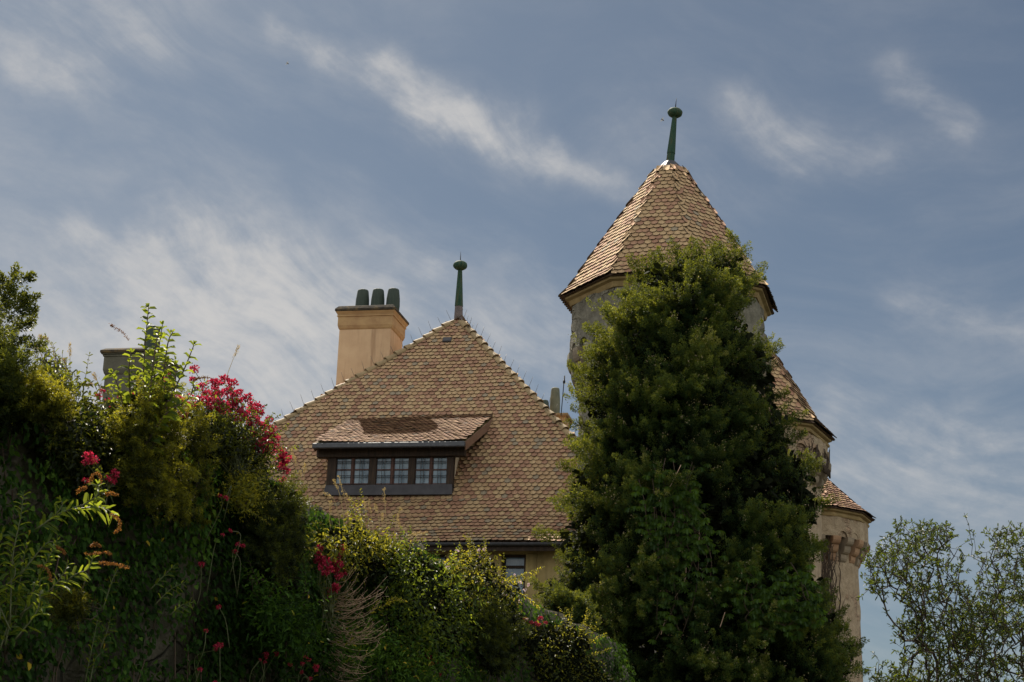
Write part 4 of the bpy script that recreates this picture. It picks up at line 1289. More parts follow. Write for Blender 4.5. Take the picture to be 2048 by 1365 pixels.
tq = np.array([t[0] for t in tp]); ta_ = np.array([t[1] for t in tp])
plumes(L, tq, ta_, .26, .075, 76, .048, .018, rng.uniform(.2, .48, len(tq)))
# pale cone tips
cp, ca = q[::1], a
sel = rng.random(len(cp)) < .16
cpp = np.repeat(cp[sel] + ca[sel] * .27, 7, 0) + rng.normal(size=(sel.sum() * 7, 3)) * .05
L.needles(cpp, unit(rng.normal(size=cpp.shape)), .034, .026, np.full(len(cpp), .985))
L.build('crown', LF['juniper'], jun)
# near-black filler leaves, shade of the gaps put into their colour; then limbs
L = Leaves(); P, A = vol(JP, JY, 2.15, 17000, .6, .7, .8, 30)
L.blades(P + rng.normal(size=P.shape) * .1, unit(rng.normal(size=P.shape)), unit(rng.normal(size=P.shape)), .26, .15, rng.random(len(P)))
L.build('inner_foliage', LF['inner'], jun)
P, A = vol(JP, JY, 1.9, 90, .5, .8)
crown_trunk(jun, jb, at(1400, 620, JY), .3, P[P[:, 2] > 3], .5, .012, .30)

# creeper hanging over the juniper
JC = lambda x, y: JY - 2.75 + 0 * x
vine = thing('climbing_creeper', at(1340, 1330, JY - 2.8), 'brighter green creeper with palmate leaves trailing down the front of the juniper', 'creeper')
L = Leaves(); mbs = MB()
for k in range(26):
    x0 = random.choice([random.uniform(1230, 1420), random.uniform(1300, 1400), random.uniform(1480, 1600)]); y0 = random.uniform(915, 1000) if x0 < 1440 else random.uniform(1120, 1220)
    ln = random.uniform(120, 330) if x0 < 1440 else random.uniform(40, 130)
    px = [(x0, y0)]
    for f in (.35, .7, 1.0): px.append((x0 + random.uniform(-35, 35) + 20 * f, y0 + ln * f))
    path = pxcurve(px, [JY - 2.85, JY - 3.0, JY - 3.02, JY - 2.95], 12)
    mbs.tube(path, .007, 4)
    for p in path[::1]:
        for w in range(random.choice((1, 1, 2, 3))):
            c_ = p + rng.normal(size=3) * [.17, .1, .12]; ax = unit(np.array([random.uniform(-.6, .6), -.9, -.35]))
            sd = unit(np.cross(ax, Z3)); nn = np.cross(sd, ax)
            dv = np.array([unit(sd * math.sin(t) + (Z3 * -.5 + ax * .5) * math.cos(t)) for t in (-1.3, -.65, 0, .65, 1.3)])
            L.blades(np.repeat(c_[None], 5, 0), dv, np.repeat((-ax + Z3 * .3)[None] * -1, 5, 0), .125 * random.uniform(.7, 1.1), .055, np.full(5, random.random()), .25)
L.build('leaves', LF['creeper'], vine); mbs.build('stems', M['stem_brown'], vine)
mb = MB()
for px in ([(1362, 930), (1345, 965), (1330, 990)], [(1395, 1035), (1398, 1080), (1380, 1110)], [(1372, 1110), (1370, 1160), (1350, 1195)], [(1325, 990), (1310, 1015), (1288, 1018)], [(1330, 1240), (1322, 1270)], [(1450, 1225), (1440, 1255)]):
    mb = MB(); mb.tube(pxcurve(px, JY - 2.95, 8), .007, 5); mb.build('bare_stem', M['twig_tan'], vine)

# ------------------------------------------------------------------ open evergreen at the right edge
OY = 22.0
OP = [(1740, 1185), (1735, 1125), (1770, 1090), (1795, 1048), (1830, 1062), (1870, 1048), (1910, 1062), (1940, 1050), (1975, 1058), (2010, 1062), (2060, 1068), (2120, 1050), (2160, 1150), (2160, 1480), (1740, 1480), (1745, 1365), (1765, 1310), (1800, 1290), (1790, 1255), (1835, 1235), (1800, 1205)]
ob = at(2010, 1700, OY); ob[2] = 0
oak = thing('evergreen_tree', ob, 'loose evergreen tree with small glossy leaves and bare limbs at the right edge', 'tree')
P, A = vol(OP, OY, 1.1, 2600, .5, 1.0, .6)
nz = vnoise(P[:, 0] + 40, P[:, 2] + 30, 2.4, 21)
P = P[(nz > .36) & (P[:, 2] > 3.0)]
P2, A2 = vol([(1830, 1230), (1900, 1190), (2000, 1180), (2160, 1160), (2160, 1480), (1800, 1480), (1770, 1370)], OY + .2, 1.0, 900, .5, 1.0, .6)
P3, A3 = vol([(1870, 1075), (2000, 1075), (2000, 1260), (1870, 1260)], OY, .8, 110, .5, 1.0, .6)
P = np.concatenate([P, P2, P3])
xt = [(1797, 1050), (1828, 1058), (1795, 1068), (1783, 1090), (1760, 1098), (1740, 1125), (1737, 1180), (1870, 1052), (1888, 1050), (1938, 1052), (1972, 1058), (1790, 1250), (1802, 1282), (1758, 1322), (1745, 1352), (1768, 1105), (1905, 1075), (2040, 1070)]
P = np.concatenate([P, np.array([at(x, y, OY + random.uniform(-.3, .3)) for x, y in xt])])
mb = MB()
seedp = [lerp(ob, at(2000, 1420, OY), f) for f in (.3, .6, .9, 1.0)]
nodes, par = grow(ob, P, .12, seedp, .4)
extra = []
for i in range(5, len(nodes)):
    if nodes[i][2] < 3.0 or rng.random() < .15: continue
    d = unit(nodes[i] - nodes[par[i]])
    for _ in range(1 + (rng.random() < .35)):
        v = unit(d * .5 + rng.normal(size=3) * .8 + [0, 0, .35]); extra.append((i, nodes[i] + v * random.uniform(.07, .2)))
n0 = len(nodes)
nodes = np.concatenate([nodes, np.array([e[1] for e in extra])]); par = np.concatenate([par, np.array([e[0] for e in extra])])
tipi, ch = branch_mesh(mb, nodes, par, .0028, 2.75, .07, 4)
mb.build('trunk', M['bark'], oak)
L = Leaves()
cand = [i for i in range(len(nodes)) if nodes[i][2] > 2.5]
tipset = set(tipi)
PP, DD = [], []
for i in cand:
    if i in tipset: k = 7
    elif len(ch[i]) == 1 and rng.random() < .30: k = 2
    else: continue
    d = unit(nodes[i] - nodes[par[i]]) if par[i] >= 0 else Z3
    for _ in range(k):
        PP.append(nodes[i] - d * rng.random() * .09 * (k > 3)); DD.append(unit(d * .55 + rng.normal(size=3) * .75))
PP = np.array(PP); DD = np.array(DD)
L.blades(PP, DD, unit(rng.normal(size=PP.shape) + [0, 0, .8]), rng.uniform(.045, .078, len(PP)), .021, np.clip(rng.normal(.30, .2, len(PP)), 0, 1), .1, .2)
L.build('crown', LF['oak'], oak)

# ------------------------------------------------------------------ plants on and along the retaining wall
wy = lambda off: (lambda x, y: np.minimum(wallY(x, y), 40) + off - .75)


def wall_pt(px, py, off=0.0): return at(px, py, float(np.minimum(wallY(np.array(px), np.array(py)), 40)) + off)


def conifer(name, label, poly, Yf, T, n, per, mat, tw, lf, w_, tint, ntw=8, nlf=8, flat_=.0, r=.1, up=.4, spread=.5, cat='shrub', tips_=(), base=None, inner=900):
    c = np.array(poly, float).mean(0); Yc = float(Yf(c[0], c[1])) if callable(Yf) else Yf
    b = at(c[0], np.array(poly)[:, 1].max(), Yc); th = thing(name, b if base is None else base, label, cat)
    L = Leaves(); P, A = vol(poly, Yf, T, n, .75, .3, .8, min(.42 * (tw + 2 * r) * FPX / Yc, np.ptp(np.array(poly)[:, 0]) * .22))
    bough_plumes(L, P, A, per, tw * 2.2, spread, tw, tw * .26, ntw * nlf + 6, lf * .9, w_ * .66, tint[0] + (tint[1] - tint[0]) * rng.beta(1.2, 1.8, len(P)), up - flat_)
    for (x, y, an, ln) in tips_:
        Yt = (float(Yf(x, y)) if callable(Yf) else Yf) + random.uniform(-.1, .1)
        d = math.sin(rad(an)) * RIGHT + math.cos(rad(an)) * UPV
        e_ = at(x, y, Yt); s_ = e_ - d * ln
        pts = np.array([lerp(s_, e_, f) + rng.normal(size=3) * r * .5 * (1.02 - f) for f in np.linspace(0, .96, 12)])
        sd_ = unit(np.cross(d, [0, -1.0, 0.2])); dirs = np.array([unit(d + sd_ * (.9 if k % 2 else -.9) * (1.05 - k / 12) + rng.normal(size=3) * .12 + Z3 * .1) for k in range(12)])
        plumes(L, pts, dirs, tw * .80 * np.linspace(1.1, .6, 12), tw * .10, 34, lf, w_, np.full(12, (tint[0] + tint[1]) / 2))
        plumes(L, s_[None], d[None], np.array([ln]), .016, 60, lf * .8, w_, np.full(1, .4))
    L.build('foliage', LF[mat], th)
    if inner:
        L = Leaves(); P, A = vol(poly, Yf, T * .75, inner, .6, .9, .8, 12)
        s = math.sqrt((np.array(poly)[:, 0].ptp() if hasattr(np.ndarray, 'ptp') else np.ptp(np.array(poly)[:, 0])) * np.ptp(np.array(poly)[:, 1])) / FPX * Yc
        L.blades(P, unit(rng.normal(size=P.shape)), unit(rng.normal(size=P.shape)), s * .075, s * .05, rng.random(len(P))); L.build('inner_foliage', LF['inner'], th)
    P, A = vol(poly, Yf, T * .6, 26, .5, .9)
    top = at(c[0], np.array(poly)[:, 1].min() + 10, Yc)
    crown_trunk(th, b if base is None else base, lerp(b, top, .6), .04, P, .12, .003, .05, 'stem')
    return th


def broad(name, label, poly, Yf, T, n, mat, ll, lw, tint, per=6, r=.09, cat='shrub', inner=700, droop=.25, stems=40, group=None, sprigs=16):
    c = np.array(poly, float).mean(0); Yc = float(Yf(c[0], c[1])) if callable(Yf) else Yf
    b = at(c[0], np.array(poly)[:, 1].max(), Yc); th = thing(name, b, label, cat, group)
    L = Leaves(); P, A = vol(poly, Yf, T, n, .75, .5, .8, min(.6 * (r + ll * .6) * FPX / Yc, np.ptp(np.array(poly)[:, 0]) * .22))
    k_ = 1.0 / max(r * 2.6, .12); nz = vnoise(P[:, 0] * k_ + 60, P[:, 2] * k_ + 60, 1.0, int(c[0])); ok = nz > .34; P, A, nz = P[ok], A[ok], nz[ok]
    leaf_mass(L, P, A, ll, lw, tint[0] + (tint[1] - tint[0]) * np.clip(nz * 1.3 - .3 + rng.normal(size=len(P)) * .2, 0, 1), per, r, droop)
    mbs = MB(); pp = np.array(poly, float); top_e = [i for i in range(len(pp)) if pp[i][1] < c[1] + 20]
    for k in range(sprigs):
        i = random.choice(top_e); q0 = pp[i] + (pp[(i + 1) % len(pp)] - pp[i]) * random.random(); v = unit(q0 - c + np.array([random.uniform(-40, 40), -30 + random.uniform(-30, 30)]))
        ln = random.uniform(25, 62) * (13.0 / Yc) ** .5; s0_ = q0 - v * 38; Yq = (float(Yf(*s0_)) if callable(Yf) else Yf) + random.uniform(-T, T) * .5
        leafy_stem(L, mbs, pxcurve([s0_, q0 - v * 5 + [random.uniform(-6, 6), 0], q0 + v * ln + [random.uniform(-10, 10), random.uniform(0, 10)]], Yq, 9), .0035, ll * 1.1, lw, ll * .55, .3 + .7 * tint[1] * random.random(), .95, droop, .1)
    L.build('foliage', LF[mat], th)
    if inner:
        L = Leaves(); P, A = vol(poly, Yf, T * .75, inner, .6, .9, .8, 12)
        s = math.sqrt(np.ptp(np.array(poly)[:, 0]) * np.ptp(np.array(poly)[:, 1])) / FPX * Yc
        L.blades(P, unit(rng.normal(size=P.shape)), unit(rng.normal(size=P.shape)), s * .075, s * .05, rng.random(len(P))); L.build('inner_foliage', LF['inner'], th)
    P, A = vol(poly, Yf, T * .8, stems, .6, .6)
    top = at(c[0], np.array(poly)[:, 1].min() + 10, Yc)
    nd, pr_ = grow(np.array(b), P, .12, [lerp(b, lerp(b, top, .5), f) + rng.normal(size=3) * .02 for f in (.33, .66, 1.0)])
    branch_mesh(mbs, nd, pr_, .0025, 2.2, .03, 5); mbs.build('stems', M['bark'], th)
    return th


# ivy over the wall face and its top
def ivy(label, x0, x1, n, thr, seed):
    xs, ys_ = rng.uniform(x0, x1, n), rng.uniform(0.9, WTOP - .05, n)
    # xs is the distance along the wall
    nz = vnoise(xs + 20, ys_ + 20, 1.1, seed) * .65 + vnoise(xs + 20, ys_ + 20, 3.2, seed + 1) * .35
    gap = np.zeros(n)
    for (gx, gy, gr) in ((310, 1290, .30), (20, 900, .2), (35, 975, .16), (1058, 1325, .6), (715, 1325, .3), (120, 1330, .2), (345, 1180, .22)):
        gY = float(wallY(np.array(float(gx)), np.array(float(gy)))); gz_ = at(gx, gy, gY)[2]
        gap = np.maximum(gap, np.exp(-(((xs - gY) / (gr * 1.6)) ** 2 + ((ys_ - gz_) / gr) ** 2)))
    keep = (nz > thr - .18 * (ys_ / WTOP)) & (rng.random(n) > gap * .95); xs, ys_ = xs[keep], ys_[keep]
    base = np.stack([-3.6 + .355 * (xs - 12), xs, ys_], 1)
    base += WNOR * (.0 + .10 * rng.random(len(xs)) + .28 * vnoise(xs, ys_, .8, 1) + .16 * vnoise(xs, ys_, 2.3, 2) - .1)[:, None]
    th = thing('ivy', (-3.6 + .355 * (x0 + 1 - 12), x0 + 1, 0), label, 'ivy')
    L = Leaves(); m = len(base)
    d = unit(WNOR * .35 + rng.normal(size=(m, 3)) * .55 + [0, 0, -.75]); N = unit(WNOR * 1.0 + rng.normal(size=(m, 3)) * .45 + [0, 0, .35])
    t = np.clip(nz[keep] * .9 - .1 + rng.normal(size=m) * .16, 0, .9); t[rng.random(m) < .004] = 1.0
    L.blades(base, d, N, rng.uniform(.034, .066, m), rng.uniform(.030, .054, m), t, .2, .15, .3)
    L.build('leaves', LF['ivy'], th)
    mb = MB()
    for k in range(26):
        s = random.uniform(x0, x1); z = random.uniform(.8, 2.0); pts = []
        for j in range(9):
            pts.append(np.array([-3.6 + .355 * (s - 12), s, z]) + WNOR * (.12 + .05 * random.random())); s += random.uniform(-.12, .12); z += random.uniform(.15, .4)
            if z > WTOP: break
        if len(pts) > 2: mb.tube(pts, .006, 4)
    mb.build('stems', M['stem_brown'], th)


ivy('dark ivy over the near left end of the stone wall, below the yew', 8.5, 14.4, 32000, .41, 31)
ivy('thick ivy hanging down the middle of the stone wall under the red flowers', 14.4, 19.0, 34000, .36, 41)
ivy('ivy and bindweed cover on the far end of the stone wall below the rose bush', 19.0, 27.6, 24000, .40, 51)

# yew at the very left edge
conifer('yew_tree', 'upright yew with feathery tips at the very left edge of the picture', [(-70, 600), (-25, 640), (8, 650), (28, 690), (48, 730), (62, 770), (85, 800), (80, 850), (20, 880), (-70, 900)],
        11.6, .5, 80, 6, 'yew', .12, .026, .010, (.1, .7), 8, 9, .0, .06, .5, .45, 'tree',
        [(30, 540, 5, .30), (58, 556, 70, .12), (2, 556, -50, .12), (70, 596, 65, .16), (52, 598, 20, .15), (62, 640, 60, .12), (80, 690, 70, .14), (88, 745, 70, .14), (20, 580, -30, .15), (10, 600, -20, .2), (62, 622, 80, .13), (-10, 565, -30, .2), (30, 560, 5, .45), (38, 655, 60, .2), (52, 715, 70, .2), (70, 735, 65, .22), (25, 700, 30, .2), (95, 785, 70, .2), (5, 610, 10, .3), (46, 680, 60, .2)])
# yellow-tipped yew low on the left of the wall
conifer('yew_bush', 'sunlit yellow green yew shrub directly under the tall left yew', [(20, 770), (60, 750), (100, 760), (135, 785), (165, 815), (150, 850), (110, 870), (60, 850), (20, 830)], 11.7, .45, 100, 6, 'golden', .10, .026, .010, (.0, .8), 7, 8, .1, .06)
# dark hollow hedge between the yew and the buddleia
broad('privet_bush', 'dark leafy shrub in deep shade between the yew and the tall leafy shoots', [(60, 820), (120, 790), (180, 790), (240, 800), (300, 830), (310, 900), (300, 980), (240, 1010), (170, 990), (110, 940), (60, 900)], wy(.75), .5, 900, 'dark', .055, .026, (.0, .5), 6, .08)
broad('privet_bush', 'upright privet sprigs against the sky left of the grey chimney', [(78, 722), (105, 715), (125, 735), (150, 755), (170, 770), (172, 800), (120, 800), (85, 775)], 13.2, .25, 110, 'dark', .07, .021, (.2, .8), 5, .05, inner=0)
# golden yew in the middle of the left bank
conifer('golden_yew', 'golden orange lit yew spilling over the wall below the tall leafy shoots', [(250, 790), (290, 770), (335, 775), (380, 800), (430, 835), (430, 880), (415, 930), (440, 950), (420, 1000), (390, 1050), (340, 1060), (290, 1040), (250, 980), (235, 900), (230, 840)],
        wy(.05), .42, 170, 6, 'golden', .10, .026, .010, (.0, .8), 7, 8, .25, .05, .25, .5, tips_=[(455, 842, 75, .2), (440, 858, 80, .2), (455, 915, 85, .2), (470, 960, 100, .2), (445, 985, 100, .2), (410, 1045, 110, .2), (395, 810, 50, .2), (340, 770, 20, .15)], inner=350)
# rounded dark yew
conifer('yew_bush', 'rounded nearly black yew bush with a yellow lit rim below the red flowers', [(520, 965), (560, 955), (600, 975), (618, 1010), (622, 1060), (618, 1120), (600, 1180), (560, 1200), (520, 1180), (500, 1120), (498, 1040)],
        wy(-.05), .5, 150, 5, 'yew', .10, .026, .010, (.0, .35), 7, 8, .1, .05, inner=1600)
broad('privet_bush', 'dark glossy shrub supporting the big clump of red flowers', [(360, 830), (420, 800), (470, 830), (520, 860), (545, 900), (540, 950), (500, 960), (440, 940), (380, 930)], wy(.2), .4, 700, 'dark', .05, .022, (.0, .6), 6, .08)
broad('small_leaf_shrub', 'small leaved yellow green shrub left of the rounded dark yew', [(450, 960), (500, 945), (530, 960), (525, 1000), (490, 1030), (455, 1010)], wy(-.1), .3, 260, 'rose', .035, .018, (.3, 1.0), 6, .06, inner=150)

# tall buddleia shoots by the grey chimney
bd = thing('butterfly_bush', at(285, 960, 13.4), 'tall leafy butterfly bush shoots standing up in front of the grey chimney', 'shrub')
L = Leaves(); mbs = MB()
for px, dY in (([(276, 980), (283, 860), (288, 720), (297, 615)], 0), ([(285, 900), (310, 740), (325, 650)], .1), ([(290, 930), (340, 800), (370, 735), (388, 690)], -.1), ([(290, 900), (320, 790), (335, 690), (345, 665)], .15), ([(270, 930), (250, 830), (235, 770), (225, 745)], -.1),
               ([(280, 900), (300, 780), (310, 700), (318, 660)], -.2), ([(290, 900), (335, 800), (352, 748), (350, 720)], .1), ([(280, 920), (262, 800), (258, 740), (262, 705)], .1), ([(285, 920), (268, 850), (245, 800), (240, 780)], .0), ([(285, 900), (330, 830), (375, 800), (388, 770)], -.2), ([(280, 900), (290, 800), (300, 730)], .2), ([(275, 900), (270, 820), (275, 750)], .1), ([(290, 900), (320, 820), (330, 770)], -.1), ([(270, 900), (255, 850), (230, 820)], .1), ([(285, 900), (305, 830), (335, 720)], .2)):
    leafy_stem(L, mbs, pxcurve(px, 12.9 + dY, 14), .009, .150, .066, .058, .55, 1.0, .35, .12)
L.build('leaves', LF['broad'], bd); mbs.build('stems', M['stem_brown'], bd)
for px in ([(258, 680), (245, 665), (228, 655), (222, 650)], [(390, 760), (400, 756), (418, 755)]):
    L = Leaves(); path = pxcurve(px, 13.4, 24); q = np.repeat(path, 6, 0) + rng.normal(size=(len(path) * 6, 3)) * .005
    L.needles(q, unit(rng.normal(size=q.shape)), .011, .008, rng.random(len(q)) * .15)
    L.build('seed_head', LF['rusty'], bd)

# buddleia low at the left in front of the wall
b2 = thing('butterfly_bush', at(60, 1365, 10.6), 'butterfly bush with pale narrow leaves and rusty seed spikes low at the left', 'shrub')
L = Leaves(); mbs = MB()
for px, dY in (([(20, 1250), (25, 1120), (40, 1040), (47, 990)], 0), ([(30, 1230), (45, 1130), (55, 1090)], .1), ([(0, 1240), (-5, 1120), (5, 1060)], -.1), ([(40, 1240), (80, 1150), (105, 1100), (115, 1078)], .1), ([(70, 1060), (120, 1028), (160, 1012), (185, 1000)], .0),
               ([(70, 1060), (110, 1030), (125, 1010), (122, 1002)], .1), ([(140, 1020), (190, 1015), (215, 1020), (225, 1030)], .1), ([(160, 1015), (195, 990), (196, 968)], -.05), ([(40, 1230), (100, 1180), (125, 1150), (135, 1130)], .0), ([(110, 1180), (150, 1150), (175, 1140), (185, 1118)], .1),
               ([(20, 1260), (-5, 1200), (-20, 1130)], 0), ([(30, 1280), (75, 1220), (80, 1160)], -.1), ([(10, 1290), (30, 1210), (60, 1190), (75, 1185)], .1), ([(0, 1300), (20, 1230), (10, 1180)], .1), ([(40, 1150), (90, 1090), (112, 1085)], .0), ([(0, 1180), (30, 1150), (20, 1100)], .0)):
    leafy_stem(L, mbs, pxcurve(px, 10.6 + dY, 12), .006, .12, .030, .035, .55, .95, .25, .15)
L.build('leaves', LF['broad'], b2); mbs.build('stems', M['stem_green'], b2)
for px in ([(180, 966), (186, 950), (198, 948), (202, 965)], [(222, 1030), (238, 1040), (238, 1058), (228, 1066)], [(170, 1108), (190, 1108), (210, 1105), (222, 1108)], [(115, 1095), (122, 1100), (130, 1108)], [(200, 1126), (225, 1128), (258, 1136)], [(75, 1132), (90, 1136), (100, 1150), (101, 1162)], [(182, 1092), (192, 1088), (200, 1093)], [(155, 984), (162, 978), (172, 976)], [(212, 990), (222, 987), (234, 990)]):
    L = Leaves(); path = pxcurve(px, 10.5, 30); q = np.repeat(path, 6, 0) + rng.normal(size=(len(path) * 6, 3)) * .0045
    L.needles(q, unit(rng.normal(size=q.shape)), .010, .008, rng.random(len(q)))
    L.build('seed_head', LF['rusty'], b2)
# narrow-leaved stems in the middle of the wall
b3 = thing('butterfly_bush', wall_pt(330, 1290, -.6), 'thin arching stems with narrow leaves in front of the bare stone patch', 'shrub')
L = Leaves(); mbs = MB()
for px in ([(205, 1220), (225, 1160), (235, 1140)], [(310, 1210), (340, 1180), (370, 1165)], [(300, 1180), (330, 1150), (350, 1130)], [(170, 1365), (185, 1290), (195, 1240)], [(200, 1300), (215, 1260), (220, 1240)], [(340, 1230), (365, 1210), (385, 1205)], [(180, 1365), (190, 1320), (210, 1300)]):
    mbs = MB(); leafy_stem(L, mbs, pxcurve(px, 12.4, 10), .005, .10, .022, .04, .35, .9, .3, .2); mbs.build('stem', M['stem_green'], b3)
L.build('leaves', LF['broad'], b3)


# red valerian ------------------------------------------------------
def head_mesh(k):
    L = Leaves(); n = 60
    d = unit(rng.normal(size=(n, 3)) + [0, 0, .5]); p = d * rng.uniform(.010, .034, n)[:, None] * [1.1, 1.1, .8]
    q = np.repeat(p, 2, 0); dd = unit(np.repeat(d, 2, 0) + rng.normal(size=(n * 2, 3)) * .8)
    L.needles(q, dd, .016, .012, np.clip(np.repeat(rng.random(n), 2) + rng.normal(size=n * 2) * .2, 0, 1))
    o = L.build('flower_head', LF['red'], None); COL.objects.unlink(o); return o


HEADS = [head_mesh(k) for k in range(5)]


def valerian(label, heads, root, Yf, hs=1.0, leaves=True, group='red valerian clumps on the wall'):
    Yq = lambda x, y: float(Yf(np.array(float(x)), np.array(float(y)))) if callable(Yf) else Yf
    rt0 = at(*root, Yq(*root)); th = thing('red_valerian', rt0, label, 'flower', group)
    L = Leaves(); mbs = MB()
    for (x, y, sc) in heads:
        hp = at(x, y, Yq(x, y) + random.uniform(-.25, .15))
        rt = rt0 if leaves else hp + np.array([random.uniform(-.15, .1), .12, -random.uniform(.2, .4)])
        mid = lerp(rt, hp, .55) + rng.normal(size=3) * .05 + Z3 * .05
        path = curve([rt + rng.normal(size=3) * .05, mid, hp], 8)
        if leaves and rng.random() < .8: leafy_stem(L, mbs, path, .004, .055, .022, .055, .4, .9, .2, .25, .6)
        else: mbs.tube(path, .003, 4)
        if not leaves: mbs.build('stem', M['stem_green'], th); mbs = MB()
        for q in range(2 if sc > .9 else 1):
            o = HEADS[random.randrange(5)].copy(); COL.objects.link(o); o.parent = th
            o.location = hp + rng.normal(size=3) * .028 * (q > 0) - ORIG[th.name] + [0, 0, -.035 * q]
            o.rotation_euler = (random.uniform(-.5, .5), random.uniform(-.5, .5), random.uniform(0, 6))
            s = 1.12 * sc * hs * random.uniform(.85, 1.15) * (.7 if q else 1); o.scale = (s, s, s)
    if L.n: L.build('leaves', LF['dark'], th)
    if leaves: mbs.build('stems', M['stem_green'], th)
    return th


big = [(388, 740, .7), (386, 760, .6), (402, 775, .9), (412, 790, .9), (430, 768, 1), (446, 762, .9), (463, 768, .9), (428, 785, 1), (440, 790, 1), (455, 785, 1), (470, 790, .9), (478, 785, .8), (415, 805, 1), (432, 808, 1), (448, 812, 1), (462, 806, 1), (476, 805, .9), (486, 800, .7), (497, 795, .8),
       (500, 808, .7), (480, 822, 1), (492, 832, 1), (505, 820, 1), (515, 815, .9), (520, 828, .8), (508, 838, 1), (498, 850, 1), (455, 830, .9), (438, 826, .9), (420, 822, .8), (400, 800, .8), (392, 815, .8), (380, 795, .7), (372, 810, .8), (365, 830, .8), (360, 800, .7), (348, 790, .6), (515, 845, .7), (470, 838, .8),
       (538, 840, .7), (532, 852, .9), (528, 866, 1), (540, 872, 1), (552, 878, .9), (545, 860, .7), (525, 882, 1), (520, 895, 1), (510, 890, .9), (535, 890, .9), (550, 892, .8), (545, 902, .8), (530, 905, .8), (515, 908, .8), (562, 906, 1), (572, 918, 1), (558, 920, .9), (566, 932, .8), (572, 943, .8), (556, 938, .6), (566, 960, .6), (490, 880, .7), (505, 870, .8)]
valerian('large red flowering valerian clump on the wall top left of the tiled roof', big, (470, 950), wy(.0), 1.28)
valerian('few pink red valerian heads on thin stems beneath the grey chimney', [(205, 783, .7), (196, 793, .8), (215, 802, .7), (230, 808, .8), (222, 820, .8), (240, 795, .6), (262, 790, .7), (270, 810, .7), (250, 805, .8), (340, 745, .5), (330, 760, .6), (232, 835, .7)], (240, 880), 13.6)
valerian('two red valerian heads glowing against the black hollow at the left', [(178, 915, 1.1), (172, 925, .8), (188, 922, .8), (228, 948, 1), (215, 958, .8), (222, 962, .7), (172, 962, .7)], (205, 1010), wy(-.35), .9)
red2 = [(638, 1098, 1), (636, 1110, .9), (642, 1118, .8), (634, 1122, .8), (676, 1100, 1), (684, 1096, .9), (680, 1112, 1), (670, 1116, 1), (662, 1122, 1), (652, 1124, 1), (676, 1128, 1), (690, 1130, .8), (645, 1128, .9), (684, 1142, 1), (672, 1142, 1), (660, 1140, .9), (650, 1148, .9), (688, 1150, .9), (676, 1155, .9), (668, 1178, 1), (660, 1182, .8), (672, 1174, .8), (655, 1196, .7), (640, 1136, .7), (666, 1132, .8)]
valerian('deep red valerian growing from the wall right of the rounded yew', red2, (655, 1250), wy(-.2), 1.1)
low = [(476, 1090, 1), (470, 1104, .8), (460, 1062, .8), (445, 1070, .7), (452, 997, .9), (440, 992, .7), (403, 1130, .8), (438, 1215, .8), (440, 1292, 1), (432, 1300, .7), (412, 1262, .6), (532, 1310, 1), (552, 1308, .9), (612, 1318, 1), (605, 1328, .7), (632, 1335, 1), (580, 1330, .8), (530, 1325, .7), (604, 1345, .8), (400, 1340, .7), (620, 1358, .7), (520, 1320, .6), (430, 1365, .7)]
valerian('scattered dim red valerian heads low on the ivy covered wall', low, (520, 1450), wy(-.45), .68, False)
valerian('red valerian heads at the wall top among the far dark bushes', [(1050, 1240, .9), (1062, 1246, .9), (1080, 1238, 1), (1092, 1246, .8), (1072, 1248, .8), (858, 1314, 1), (874, 1322, .9), (878, 1350, .8), (862, 1328, .7)], (1000, 1400), wy(-.2), .95, False)

# ------------------------------------------------------------------ shrubs in the middle
broad('rowan_shrub', 'yellow lit rowan shrub with feathered leaves below the dormer window', [(622, 1060), (650, 1048), (690, 1052), (702, 1020), (722, 1020), (730, 1055), (760, 1062), (800, 1082), (815, 1110), (800, 1150), (740, 1165), (690, 1150), (640, 1120), (620, 1080)], wy(.15), .5, 480, 'rose', .055, .020, (.1, .85), 7, .06, inner=800, sprigs=12)
broad('hornbeam_hedge', 'green leafy mound right of the yellow shrub below the gutter', [(780, 1080), (820, 1085), (850, 1110), (885, 1120), (920, 1150), (940, 1210), (930, 1290), (880, 1340), (800, 1340), (760, 1270), (750, 1180), (755, 1120)], wy(.1), .7, 1000, 'broad', .06, .028, (.0, .7), 6, .10, inner=1200)
rose = broad('rose_bush', 'wild rose bush with small pale pink blossoms in front of the stone framed window', [(892, 1115), (930, 1098), (970, 1100), (1000, 1115), (1005, 1140), (1015, 1160), (1050, 1150), (1060, 1175), (1052, 1205), (1000, 1215), (950, 1220), (900, 1200), (885, 1160)], wy(.1), .45, 420, 'rose', .045, .022, (.0, .75), 6, .07, inner=500)
L = Leaves()
for (x, y) in [(914, 1103), (958, 1100), (970, 1098), (960, 1112), (916, 1140), (894, 1135), (955, 1162), (1028, 1152), (1025, 1170), (1040, 1165), (1050, 1180), (1058, 1170), (1004, 1166), (968, 1155), (1040, 1203), (960, 1130), (930, 1125), (950, 1208), (1010, 1190)]:
    c_ = at(x, y, float(wallY(np.array(float(x)))) - .45); d = unit(rng.normal(size=(7, 3)) + [0, -.4, 0])
    L.needles(np.repeat(c_[None], 7, 0), d, .035, .03, rng.random(7))
L.build('blossoms', LF['pink'], rose)
conifer('yew_bush', 'dark young yew below the rose bush, half lost in shadow', [(945, 1215), (990, 1190), (1040, 1205), (1055, 1240), (1050, 1320), (1000, 1365), (950, 1340), (940, 1270)], wy(-.05), .6, 100, 5, 'yew', .12, .034, .013, (.0, .4), 7, 8, .1, .1, inner=1200)
